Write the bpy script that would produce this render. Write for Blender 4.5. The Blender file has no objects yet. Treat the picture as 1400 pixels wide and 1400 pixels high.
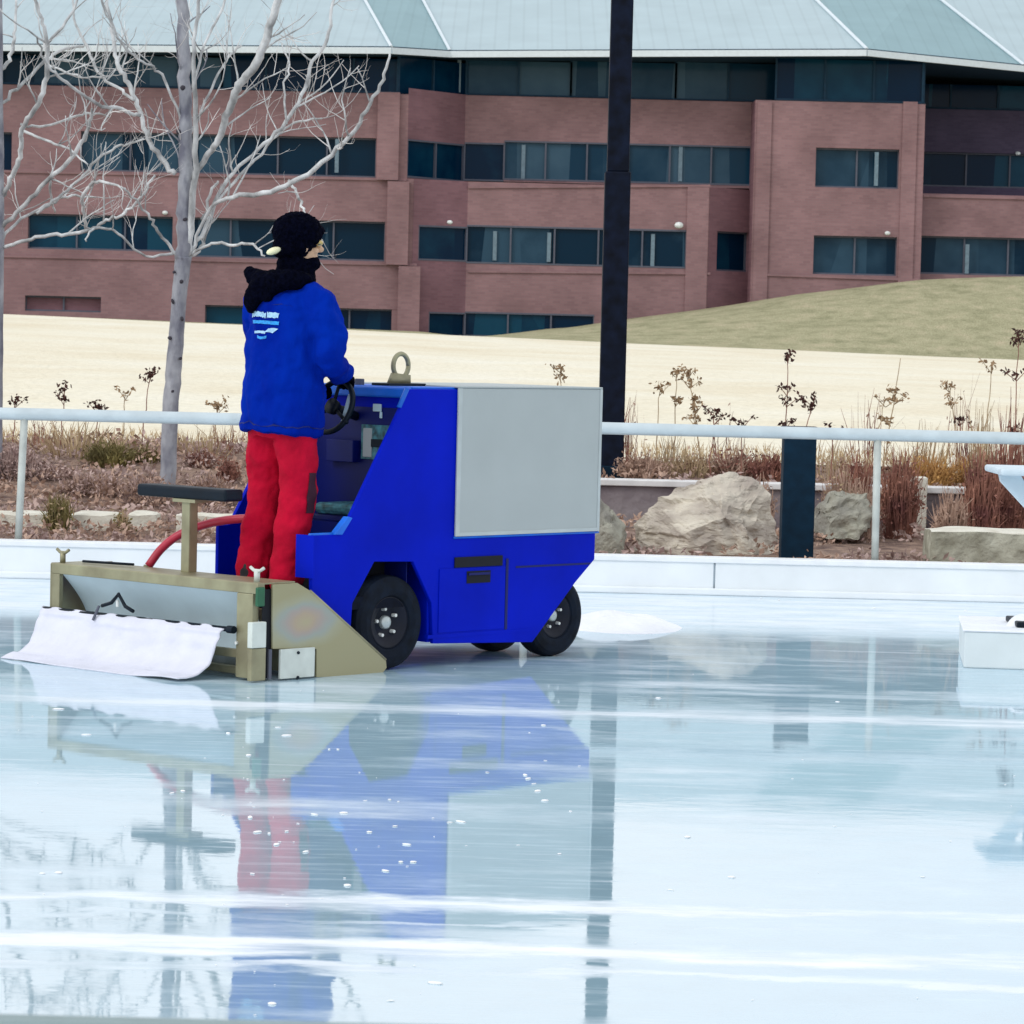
import bpy, bmesh, math, random
from mathutils import Vector, Matrix, noise
random.seed(7)
C = bpy.context.scene.collection
# ------------------------------------------------------------------ camera
F = 4544.0
PITCH = math.atan(237.6/F); ROLL = math.radians(1.4)
CAM = Vector((0, 0, 1.6))
fw = Vector((0, math.cos(PITCH), -math.sin(PITCH)))
R0 = Vector((1, 0, 0)); U0 = Vector((0, math.sin(PITCH), math.cos(PITCH)))
RR = R0*math.cos(ROLL)+U0*math.sin(ROLL); UU = -R0*math.sin(ROLL)+U0*math.cos(ROLL)
cd = bpy.data.cameras.new('camera'); cam = bpy.data.objects.new('camera', cd); C.objects.link(cam)
m = Matrix((RR, UU, -fw)).transposed().to_4x4(); m.translation = CAM; cam.matrix_world = m
cd.sensor_width = 36; cd.lens = F/1400*36; cd.clip_end = 5000; cd.clip_start = .05
cd.dof.use_dof = True; cd.dof.focus_distance = 15.8; cd.dof.aperture_fstop = 22
bpy.context.scene.camera = cam

def ray(px, py): return fw+RR*((px-700)/F)+UU*((700-py)/F)
def at(px, py, Y):                      # photo point -> world point in the vertical plane y = Y
    d = ray(px, py); return CAM+d*(Y/d.y)
def atz(px, py, z):                     # photo point -> world point on the level z
    d = ray(px, py); return CAM+d*((z-CAM.z)/d.z)

# ------------------------------------------------------------------ helpers
def tag(o, label=None, cat=None, group=None, kind=None):
    if label: o['label'] = label
    if cat: o['category'] = cat
    if group: o['group'] = group
    if kind: o['kind'] = kind
    return o
def empty(name, loc, label, cat, rz=0, group=None):
    o = bpy.data.objects.new(name, None); C.objects.link(o); o.location = loc; o.rotation_euler = (0, 0, rz)
    o.empty_display_size = .2
    return tag(o, label, cat, group)

class MB:
    def __init__(s): s.v = []; s.f = []
    def add(s, vs, fs):
        n = len(s.v); s.v += [Vector(p) for p in vs]; s.f += [tuple(i+n for i in f) for f in fs]; return s
    def box(s, lo, hi):
        (a, b, c), (d, e, f) = lo, hi
        return s.add([(a,b,c),(d,b,c),(d,e,c),(a,e,c),(a,b,f),(d,b,f),(d,e,f),(a,e,f)],
                     [(0,3,2,1),(4,5,6,7),(0,1,5,4),(1,2,6,5),(2,3,7,6),(3,0,4,7)])
    def obox(s, c, X, Y, Z):            # oriented box, half-axes
        c = Vector(c); X, Y, Z = Vector(X), Vector(Y), Vector(Z); vs = []
        for k in (-1, 1):
            for (i, j) in ((-1,-1),(1,-1),(1,1),(-1,1)): vs.append(c+X*i+Y*j+Z*k)
        return s.add(vs, [(0,3,2,1),(4,5,6,7),(0,1,5,4),(1,2,6,5),(2,3,7,6),(3,0,4,7)])
    def prism(s, prof, w0, w1, f=lambda a, b, w: (a, w, b)):
        n = len(prof); vs = [f(a, b, w0) for a, b in prof]+[f(a, b, w1) for a, b in prof]
        return s.add(vs, [tuple(range(n)), tuple(range(2*n-1, n-1, -1))]+[(i, i+n, (i+1) % n+n, (i+1) % n) for i in range(n)])
    def tube(s, pts, rad, n=8, cap=True):
        pts = [Vector(p) for p in pts]
        if not hasattr(rad, '__len__'): rad = [rad]*len(pts)
        base = len(s.v); up = None
        for i, p in enumerate(pts):
            d = (pts[min(i+1, len(pts)-1)]-pts[max(i-1, 0)])
            if d.length < 1e-9: d = Vector((0, 0, 1))
            d.normalize()
            if up is None:
                up = Vector((0, 0, 1)) if abs(d.z) < .9 else Vector((0, 1, 0))
            a = d.cross(up)
            if a.length < 1e-4: a = d.cross(Vector((1, .3, 0)))
            a.normalize(); b = a.cross(d); b.normalize(); up = b
            for k in range(n):
                t = 2*math.pi*k/n; s.v.append(p+(a*math.cos(t)+b*math.sin(t))*rad[i])
        for i in range(len(pts)-1):
            for k in range(n):
                k2 = (k+1) % n; q = base+i*n
                s.f.append((q+k, q+k2, q+n+k2, q+n+k))
        if cap:
            s.f.append(tuple(base+k for k in range(n-1, -1, -1))); e = base+(len(pts)-1)*n
            s.f.append(tuple(e+k for k in range(n)))
        return s
    def lathe(s, prof, c, ax, n=40):    # prof: (axial, radius); c centre; ax axis vector
        ax = Vector(ax).normalized(); a = ax.orthogonal().normalized(); b = ax.cross(a); c = Vector(c); base = len(s.v)
        for (h, r) in prof:
            for k in range(n):
                t = 2*math.pi*k/n; s.v.append(c+ax*h+(a*math.cos(t)+b*math.sin(t))*r)
        for i in range(len(prof)-1):
            for k in range(n):
                k2 = (k+1) % n; q = base+i*n; s.f.append((q+k, q+k2, q+n+k2, q+n+k))
        return s
    def ell(s, c, r, n=16, mtx=None):   # ellipsoid
        c = Vector(c); base = len(s.v); h = n//2
        for i in range(h+1):
            ph = math.pi*i/h
            for k in range(n):
                t = 2*math.pi*k/n
                p = Vector((r[0]*math.sin(ph)*math.cos(t), r[1]*math.sin(ph)*math.sin(t), r[2]*math.cos(ph)))
                if mtx: p = mtx @ p
                s.v.append(c+p)
        for i in range(h):
            for k in range(n):
                k2 = (k+1) % n; q = base+i*n; s.f.append((q+k, q+k2, q+n+k2, q+n+k))
        return s
    def rings(s, rs, n=24):             # rs: (z, rx, ry, cx, cy) stacked superelliptic rings, capped
        base = len(s.v)
        for (z, rx, ry, cx, cy) in rs:
            for k in range(n):
                t = 2*math.pi*k/n; c_, s_ = math.cos(t), math.sin(t)
                s.v.append(Vector((cx+rx*math.copysign(abs(c_)**.85, c_), cy+ry*math.copysign(abs(s_)**.85, s_), z)))
        for i in range(len(rs)-1):
            for k in range(n):
                k2 = (k+1) % n; q = base+i*n; s.f.append((q+k, q+k2, q+n+k2, q+n+k))
        s.f.append(tuple(base+k for k in range(n-1, -1, -1))); e = base+(len(rs)-1)*n; s.f.append(tuple(e+k for k in range(n)))
        return s
    def grid(s, fn, nu, nv):
        base = len(s.v)
        for j in range(nv+1):
            for i in range(nu+1): s.v.append(Vector(fn(i/nu, j/nv)))
        for j in range(nv):
            for i in range(nu):
                q = base+j*(nu+1)+i; s.f.append((q, q+1, q+nu+2, q+nu+1))
        return s
    def build(s, name, mt, parent=None, smooth=False, bevel=0, seg=2, weld=True, recalc=True):
        me = bpy.data.meshes.new(name); me.from_pydata([tuple(v) for v in s.v], [], s.f)
        bm = bmesh.new(); bm.from_mesh(me)
        if weld: bmesh.ops.remove_doubles(bm, verts=bm.verts, dist=1e-6)
        if recalc: bmesh.ops.recalc_face_normals(bm, faces=bm.faces)
        if smooth:
            for f in bm.faces: f.smooth = True
        bm.to_mesh(me); bm.free(); me.materials.append(mt)
        o = bpy.data.objects.new(name, me); C.objects.link(o)
        if parent: o.parent = parent
        if bevel:
            b = o.modifiers.new('bevel', 'BEVEL'); b.width = bevel; b.segments = seg; b.limit_method = 'ANGLE'; b.angle_limit = math.radians(35)
        return o

# ------------------------------------------------------------------ materials
def NM(name):
    mt = bpy.data.materials.new(name); mt.use_nodes = True; nt = mt.node_tree
    return mt, nt, nt.nodes['Principled BSDF']
def mat(name, col, rough=.6, metal=0, var=.12, scale=8, bump=0, bscale=None, stretch=(1, 1, 1), col2=None, spec=.5, detail=6, gen=None, sheen=0):
    mt, nt, b = NM(name); N = nt.nodes; L = nt.links
    tc = N.new('ShaderNodeTexCoord'); mp = N.new('ShaderNodeMapping'); mp.inputs['Scale'].default_value = stretch
    L.new(tc.outputs['Object'], mp.inputs[0])
    nz = N.new('ShaderNodeTexNoise'); nz.inputs['Scale'].default_value = scale; nz.inputs['Detail'].default_value = detail
    L.new(mp.outputs[0], nz.inputs[0])
    cr = N.new('ShaderNodeValToRGB'); c2 = col2 or [c*(1-var*2) for c in col]; c1 = col if col2 else [min(1, c*(1+var)) for c in col]
    cr.color_ramp.elements[0].position = .32; cr.color_ramp.elements[1].position = .68
    cr.color_ramp.elements[0].color = (*c2, 1); cr.color_ramp.elements[1].color = (*c1, 1)
    L.new(nz.outputs[0], cr.inputs[0]); L.new(cr.outputs[0], b.inputs['Base Color'])
    b.inputs['Roughness'].default_value = rough; b.inputs['Metallic'].default_value = metal; b.inputs['Specular IOR Level'].default_value = spec
    if sheen: b.inputs['Sheen Weight'].default_value = sheen
    if bump:
        n2 = N.new('ShaderNodeTexNoise'); n2.inputs['Scale'].default_value = bscale or scale*4; n2.inputs['Detail'].default_value = 8
        L.new(mp.outputs[0], n2.inputs[0])
        bp = N.new('ShaderNodeBump'); bp.inputs['Strength'].default_value = 1; bp.inputs['Distance'].default_value = bump
        L.new(n2.outputs[0], bp.inputs['Height']); L.new(bp.outputs[0], b.inputs['Normal'])
    return mt

M = {}
M['blue'] = mat('blue_paint', (.0, .011, .50), .5, var=.10, scale=2.2, bump=.0004, bscale=24, spec=.06)
def wear(mt, col, amt=.5):
    nt = mt.node_tree; N = nt.nodes; L = nt.links; b = N['Principled BSDF']; src = b.inputs['Base Color'].links[0].from_socket
    tc = N.new('ShaderNodeTexCoord'); mp = N.new('ShaderNodeMapping'); mp.inputs['Scale'].default_value = (3, 3, 22); mp.inputs['Rotation'].default_value = (0, .5, 0); L.new(tc.outputs['Object'], mp.inputs[0])
    n = N.new('ShaderNodeTexNoise'); n.inputs['Scale'].default_value = 3.5; n.inputs['Detail'].default_value = 9; n.inputs['Roughness'].default_value = .7; L.new(mp.outputs[0], n.inputs[0])
    cr = N.new('ShaderNodeValToRGB'); cr.color_ramp.elements[0].position = .66; cr.color_ramp.elements[1].position = .80; cr.color_ramp.elements[1].color = (amt, amt, amt, 1); L.new(n.outputs[0], cr.inputs[0])
    mx = N.new('ShaderNodeMix'); mx.data_type = 'RGBA'; mx.inputs[7].default_value = (*col, 1); L.new(cr.outputs[0], mx.inputs[0]); L.new(src, mx.inputs[6]); L.new(mx.outputs[2], b.inputs['Base Color'])
wear(M['blue'], (.10, .22, .62), .45)
M['blue_dark'] = mat('dark_blue_paint', (.0, .006, .13), .5, scale=3, spec=.3)
M['blue_edge'] = mat('light_blue_edge', (.0, .14, .72), .45, scale=5, spec=.4)  # lighter blue; along the body edges it stands in for their highlight
M['grey_panel'] = mat('grey_panel_paint', (.43, .48, .485), .5, var=.022, scale=3, spec=.12, bump=.0006, bscale=60)
wear(M['grey_panel'], (.25, .28, .29), .35)
M['white_edge'] = mat('pale_trim', (.50, .56, .57), .5, var=.05, spec=.1)
M['black'] = mat('black_rubber', (.003, .006, .016), .7, var=.2, scale=20, bump=.001, spec=.12)
M['tyre'] = mat('tyre_rubber', (.004, .009, .020), .7, var=.3, scale=14, bump=.002, spec=.15)
M['rim'] = mat('dark_rim', (.004, .007, .018), .5, var=.2, spec=.25)
M['hub'] = mat('hub_steel', (.45, .5, .5), .35, metal=.6)
M['bolt'] = mat('bolt_steel', (.75, .78, .76), .4, metal=.2)
M['khaki'] = mat('zinc_yellow_steel', (.36, .35, .22), .42, metal=.35, var=.18, scale=7, col2=(.23, .21, .13))
M['white_plate'] = mat('white_plastic', (.62, .68, .64), .5, var=.06, scale=12)
M['blade'] = mat('pale_blue_housing', (.62, .76, .82), .45, var=.05, scale=4)
M['towel'] = mat('white_towel_cloth', (.70, .72, .82), .9, var=.03, scale=9, bump=.004, bscale=40, spec=.1)
M['seat'] = mat('black_vinyl', (.003, .010, .020), .5, var=.2, spec=.2)
M['hose'] = mat('red_hose', (.48, .02, .055), .35, var=.1, spec=.5)
M['teal'] = mat('teal_panel', (.05, .22, .26), .5, var=.4, scale=30)
M['label_white'] = mat('label_white', (.55, .75, .8), .6)
M['green'] = mat('green_plastic', (.01, .11, .05), .4)
M['jacket'] = mat('blue_jacket_cloth', (.0, .026, .38), .9, scale=4.5, bump=.012, bscale=16, spec=.04, stretch=(1, 1, .45), col2=(.0, .010, .24), sheen=0)  # fold shading put into the colour as darker vertical mottling
M['trouser'] = mat('red_trouser_cloth', (.50, .001, .028), .9, var=.12, scale=6, bump=.006, bscale=16, spec=.2)
M['patch'] = mat('dark_trouser_patch', (.04, .003, .02), .8)
M['knit'] = mat('black_knit', (.0015, .002, .008), .95, var=.3, scale=60, bump=.006, bscale=90, spec=.03)
M['skin'] = mat('skin', (.62, .40, .26), .5, var=.06, spec=.4)
M['goggle'] = mat('gold_goggle_lens', (.55, .42, .16), .15, metal=.6, var=.1)
M['clip'] = mat('pale_clip', (.85, .84, .55), .5)
M['logo'] = mat('logo_print', (.40, .66, .90), .7, var=.1, scale=60)
M['logo2'] = mat('logo_print_blue', (.02, .33, .85), .7, var=.2, scale=60)
M['boot'] = mat('black_boot', (.01, .01, .013), .6)
M['board'] = mat('white_rink_board', (.80, .85, .88), .45, var=.035, scale=3, spec=.4)
M['cap'] = mat('white_board_cap', (.82, .86, .89), .5, var=.03)
M['seam'] = mat('grey_seam', (.38, .45, .5), .6)
M['rail'] = mat('pale_grey_rail', (.55, .64, .68), .35, var=.05, metal=.1)
M['post'] = mat('weathered_rail_post', (.52, .56, .53), .5, var=.1)
M['near_rail'] = mat('grey_green_rail', (.24, .33, .34), .5)
M['pole'] = mat('black_pole_paint', (.004, .008, .022), .6, var=.3, scale=10, spec=.12)
M['bollard'] = mat('dark_teal_bollard', (.003, .020, .042), .6, var=.15, scale=12, spec=.12)
M['bark'] = mat('pale_grey_bark', (.58, .60, .61), .85, var=.3, scale=9, bump=.006, bscale=40, stretch=(1, 1, .6))
M['bark_trunk'] = mat('mottled_trunk_bark', (.44, .455, .49), .95, scale=9, bump=.014, bscale=22, col2=(.17, .175, .22), spec=.1, stretch=(1, 1, .5))
M['twig'] = mat('pale_twig_bark', (.74, .73, .72), .8, var=.25, scale=5)
M['knot'] = mat('dark_bark_knot', (.05, .045, .06), .9)
M['soil'] = mat('brown_mulch', (.36, .25, .19), 1, scale=9, bump=.04, bscale=22, col2=(.12, .075, .065))
M['leaf_brown'] = mat('dry_brown_leaves', (.62, .44, .34), .9, scale=7, col2=(.24, .145, .11))
M['leaf_mauve'] = mat('dry_mauve_leaves', (.62, .47, .42), .9, scale=6, col2=(.25, .165, .155))
M['stem_red'] = mat('rust_stems', (.40, .19, .13), .9, scale=5, col2=(.15, .055, .05))
M['stem_tan'] = mat('straw_stems', (.56, .44, .27), .9, scale=5, col2=(.30, .20, .12))
M['stem_gold'] = mat('golden_grass', (.60, .36, .12), .9, scale=5, col2=(.34, .17, .06))
M['stem_olive'] = mat('olive_grass', (.27, .23, .08), .9, scale=5, col2=(.12, .10, .04))
M['head'] = mat('dark_seed_heads', (.10, .04, .03), .95, scale=30, col2=(.03, .012, .012))
M['head_tan'] = mat('tan_seed_heads', (.38, .26, .15), .95, scale=30)
M['stone'] = mat('cream_boulder', (.74, .69, .58), .95, scale=3.2, bump=.05, bscale=6, col2=(.38, .33, .29), stretch=(1, 1, 2.6), detail=12, spec=.1)
M['stone_grey'] = mat('grey_boulder', (.46, .46, .38), .95, scale=4, bump=.07, bscale=7, col2=(.22, .21, .19), detail=12, spec=.1)
M['lime'] = mat('limestone_block', (.55, .55, .45), .95, scale=6, bump=.05, bscale=9, col2=(.27, .26, .20), detail=12, spec=.1)
M['lime_top'] = mat('pale_limestone', (.76, .75, .66), .9, scale=9, bump=.01, col2=(.60, .57, .48))
M['wall'] = mat('mauve_grey_wall_stone', (.30, .27, .28), .95, scale=2.2, bump=.03, bscale=8, col2=(.14, .11, .13))
M['coping'] = mat('white_coping', (.70, .70, .70), .8, scale=6, var=.08)
M['field'] = None
M['dark'] = mat('dark_void', (.004, .006, .012), .9)
M['frame'] = mat('window_frame_grey', (.09, .10, .14), .6, var=.05)
M['mullion'] = mat('pale_mullion', (.16, .24, .30), .6, var=.1)
M['fascia'] = mat('white_fascia', (.70, .78, .83), .5, var=.03)
M['soffit'] = mat('dark_soffit', (.002, .035, .075), .8)
M['lampglow'] = mat('white_wall_light', (.8, .85, .85), .4)
M['snow'] = mat('snow', (.86, .89, .94), .85, var=.03, bump=.02, bscale=12, scale=5)
M['snowdust'] = mat('ice_crumbs', (.93, .95, .97), .8, var=.02)
M['tablewhite'] = mat('pale_blue_white_paint', (.62, .74, .82), .45, var=.04)
M['blockwhite'] = mat('white_block_paint', (.66, .74, .76), .6, var=.04, scale=4)

# dry field: cream grass with faint horizontal drifts
def field_mat(name, c1, c2, c3, sc, st, fleck=.0):
    mt, nt, b = NM(name); N = nt.nodes; L = nt.links
    tc = N.new('ShaderNodeTexCoord'); mp = N.new('ShaderNodeMapping'); mp.inputs['Scale'].default_value = st
    L.new(tc.outputs['Object'], mp.inputs[0])
    n1 = N.new('ShaderNodeTexNoise'); n1.inputs['Scale'].default_value = sc; n1.inputs['Detail'].default_value = 10; n1.inputs['Roughness'].default_value = .65
    L.new(mp.outputs[0], n1.inputs[0])
    cr = N.new('ShaderNodeValToRGB'); e = cr.color_ramp.elements; e[0].position = .3; e[1].position = .52
    e[0].color = (*c2, 1); e[1].color = (*c1, 1); x = e.new(.72); x.color = (*c3, 1)
    L.new(n1.outputs[0], cr.inputs[0])
    n2 = N.new('ShaderNodeTexNoise'); n2.inputs['Scale'].default_value = 18; n2.inputs['Detail'].default_value = 4; L.new(mp.outputs[0], n2.inputs[0])
    mx = N.new('ShaderNodeMix'); mx.data_type = 'RGBA'; mx.blend_type = 'MULTIPLY'; mx.inputs[0].default_value = fleck
    c = N.new('ShaderNodeValToRGB'); c.color_ramp.elements[0].position = .35; c.color_ramp.elements[1].position = .6
    c.color_ramp.elements[0].color = (.35, .33, .25, 1); L.new(n2.outputs[0], c.inputs[0])
    L.new(cr.outputs[0], mx.inputs[6]); L.new(c.outputs[0], mx.inputs[7]); L.new(mx.outputs[2], b.inputs['Base Color'])
    b.inputs['Roughness'].default_value = 1; b.inputs['Specular IOR Level'].default_value = .05
    bp = N.new('ShaderNodeBump'); bp.inputs['Distance'].default_value = .05; L.new(n2.outputs[0], bp.inputs['Height']); L.new(bp.outputs[0], b.inputs['Normal'])
    return mt
M['field'] = field_mat('pale_dry_grass', (.84, .79, .64), (.77, .69, .52), (.87, .84, .72), .5, (.5, .35, 1), .16)
M['hill'] = field_mat('dormant_lawn', (.45, .43, .28), (.30, .30, .18), (.56, .49, .34), 1.1, (1, .6, 1), .5)
M['ground'] = field_mat('winter_ground', (.36, .35, .24), (.25, .25, .17), (.45, .40, .28), .2, (1, 1, 1), .2)

# brick: tiny courses + mottling
def brick_mat(name, k=1., tint=(1, 1, 1)):
    mt, nt, b = NM(name); N = nt.nodes; L = nt.links
    tc = N.new('ShaderNodeTexCoord'); sp = N.new('ShaderNodeSeparateXYZ'); cb = N.new('ShaderNodeCombineXYZ')
    L.new(tc.outputs['Object'], sp.inputs[0]); L.new(sp.outputs[0], cb.inputs[0]); L.new(sp.outputs[2], cb.inputs[1])
    bt = N.new('ShaderNodeTexBrick'); L.new(cb.outputs[0], bt.inputs[0]); bt.inputs['Scale'].default_value = 1
    bt.inputs['Brick Width'].default_value = .3; bt.inputs['Row Height'].default_value = .1; bt.inputs['Mortar Size'].default_value = .008
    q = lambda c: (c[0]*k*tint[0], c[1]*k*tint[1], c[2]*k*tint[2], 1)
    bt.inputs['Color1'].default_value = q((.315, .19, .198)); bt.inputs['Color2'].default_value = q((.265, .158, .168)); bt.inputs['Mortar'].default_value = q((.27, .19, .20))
    nz = N.new('ShaderNodeTexNoise'); nz.inputs['Scale'].default_value = .5; nz.inputs['Detail'].default_value = 8; L.new(tc.outputs['Object'], nz.inputs[0])
    mr = N.new('ShaderNodeMapRange'); mr.inputs[1].default_value = .3; mr.inputs[2].default_value = .7; mr.inputs[3].default_value = .78; mr.inputs[4].default_value = 1.12
    L.new(nz.outputs[0], mr.inputs[0])
    mx = N.new('ShaderNodeVectorMath'); mx.operation = 'SCALE'; L.new(bt.outputs[0], mx.inputs[0]); L.new(mr.outputs[0], mx.inputs['Scale'])
    L.new(mx.outputs[0], b.inputs['Base Color']); b.inputs['Roughness'].default_value = .95; b.inputs['Specular IOR Level'].default_value = .1
    return mt
M['brick'] = brick_mat('red_brick'); M['brick_shade'] = brick_mat('shaded_brick', .55, (.62, .82, 1.25)); M['brick_ret'] = brick_mat('brick_return', .8, (1, .9, 1))  # eave and recess shade put into two darker brick colours
# window glass: dark teal, vertical panes of slightly different tone, dim shapes behind
def glass_mat(name, base, lite, bias):
    mt, nt, b = NM(name); N = nt.nodes; L = nt.links
    tc = N.new('ShaderNodeTexCoord'); mp = N.new('ShaderNodeMapping'); mp.inputs['Scale'].default_value = (.42, .2, .02)
    L.new(tc.outputs['Object'], mp.inputs[0])
    vo = N.new('ShaderNodeTexVoronoi'); vo.inputs['Scale'].default_value = 1; vo.inputs['Randomness'].default_value = .8; L.new(mp.outputs[0], vo.inputs[0])
    sp = N.new('ShaderNodeSeparateColor'); L.new(vo.outputs['Color'], sp.inputs[0])
    nz = N.new('ShaderNodeTexNoise'); nz.inputs['Scale'].default_value = 1.1; nz.inputs['Detail'].default_value = 6; L.new(tc.outputs['Object'], nz.inputs[0])
    ad = N.new('ShaderNodeMath'); ad.operation = 'MULTIPLY_ADD'; ad.inputs[1].default_value = .55; L.new(nz.outputs[0], ad.inputs[0]); L.new(sp.outputs[0], ad.inputs[2])
    cr = N.new('ShaderNodeValToRGB'); e = cr.color_ramp.elements; e[0].position = bias; e[1].position = bias+.75
    e[0].color = (*base, 1); e[1].color = (*lite, 1); L.new(ad.outputs[0], cr.inputs[0]); L.new(cr.outputs[0], b.inputs['Base Color'])
    b.inputs['Roughness'].default_value = .12; b.inputs['Specular IOR Level'].default_value = .10
    return mt
M['glass'] = glass_mat('teal_glass', (.001, .020, .045), (.03, .075, .12), .6)
M['glass_mid'] = glass_mat('grey_teal_glass', (.006, .038, .075), (.05, .105, .155), .35)
M['glass_dark'] = glass_mat('dark_teal_glass', (.0, .016, .045), (.006, .055, .10), .55)
# standing-seam metal roof
def roof_mat(name, col):
    mt, nt, b = NM(name); N = nt.nodes; L = nt.links
    tc = N.new('ShaderNodeTexCoord'); wv = N.new('ShaderNodeTexWave'); wv.bands_direction = 'X'; wv.inputs['Scale'].default_value = .52
    wv.inputs['Distortion'].default_value = 0; L.new(tc.outputs['Object'], wv.inputs[0])
    nz = N.new('ShaderNodeTexNoise'); nz.inputs['Scale'].default_value = .6; nz.inputs['Detail'].default_value = 6; L.new(tc.outputs['Object'], nz.inputs[0])
    cr = N.new('ShaderNodeValToRGB'); e = cr.color_ramp.elements; e[0].position = 0; e[1].position = .12
    e[0].color = (*[c*.93 for c in col], 1); e[1].color = (*col, 1); L.new(wv.outputs[0], cr.inputs[0])
    mr = N.new('ShaderNodeMapRange'); mr.inputs[3].default_value = .88; mr.inputs[4].default_value = 1.1; L.new(nz.outputs[0], mr.inputs[0])
    mx = N.new('ShaderNodeVectorMath'); mx.operation = 'SCALE'; L.new(cr.outputs[0], mx.inputs[0]); L.new(mr.outputs[0], mx.inputs['Scale'])
    L.new(mx.outputs[0], b.inputs['Base Color']); b.inputs['Roughness'].default_value = .6; b.inputs['Specular IOR Level'].default_value = .3
    return mt
M['roof'] = roof_mat('pale_metal_roof', (.42, .53, .57)); M['roof_side'] = roof_mat('shaded_metal_roof', (.25, .385, .42))  # shading of the hip facets put into a darker roof colour
# zinc side plate with heat-bloom colours
def plate_mat():
    mt, nt, b = NM('iridescent_zinc'); N = nt.nodes; L = nt.links
    tc = N.new('ShaderNodeTexCoord'); nz = N.new('ShaderNodeTexNoise'); nz.inputs['Scale'].default_value = 5; nz.inputs['Detail'].default_value = 3; L.new(tc.outputs['Object'], nz.inputs[0])
    mp = N.new('ShaderNodeMapping'); mp.inputs['Location'].default_value = (.60*2.6, 0, -.265*5.2); mp.inputs['Scale'].default_value = (2.6, 0, 5.2); L.new(tc.outputs['Object'], mp.inputs[0])
    ln = N.new('ShaderNodeVectorMath'); ln.operation = 'LENGTH'; L.new(mp.outputs[0], ln.inputs[0])
    ad = N.new('ShaderNodeMath'); ad.operation = 'MULTIPLY_ADD'; ad.inputs[1].default_value = .5; L.new(nz.outputs[0], ad.inputs[0]); L.new(ln.outputs['Value'], ad.inputs[2])
    cr = N.new('ShaderNodeValToRGB'); e = cr.color_ramp.elements; e[0].position = .25; e[0].color = (.42, .37, .24, 1); e[1].position = 1; e[1].color = (.34, .32, .19, 1)
    for p, c in ((.40, (.42, .34, .25)), (.52, (.38, .33, .30)), (.64, (.32, .36, .33)), (.78, (.36, .36, .25))): x = e.new(p); x.color = (*c, 1)
    L.new(ad.outputs[0], cr.inputs[0]); L.new(cr.outputs[0], b.inputs['Base Color']); b.inputs['Roughness'].default_value = .38; b.inputs['Metallic'].default_value = .25
    return mt
M['plate'] = plate_mat()

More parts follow.
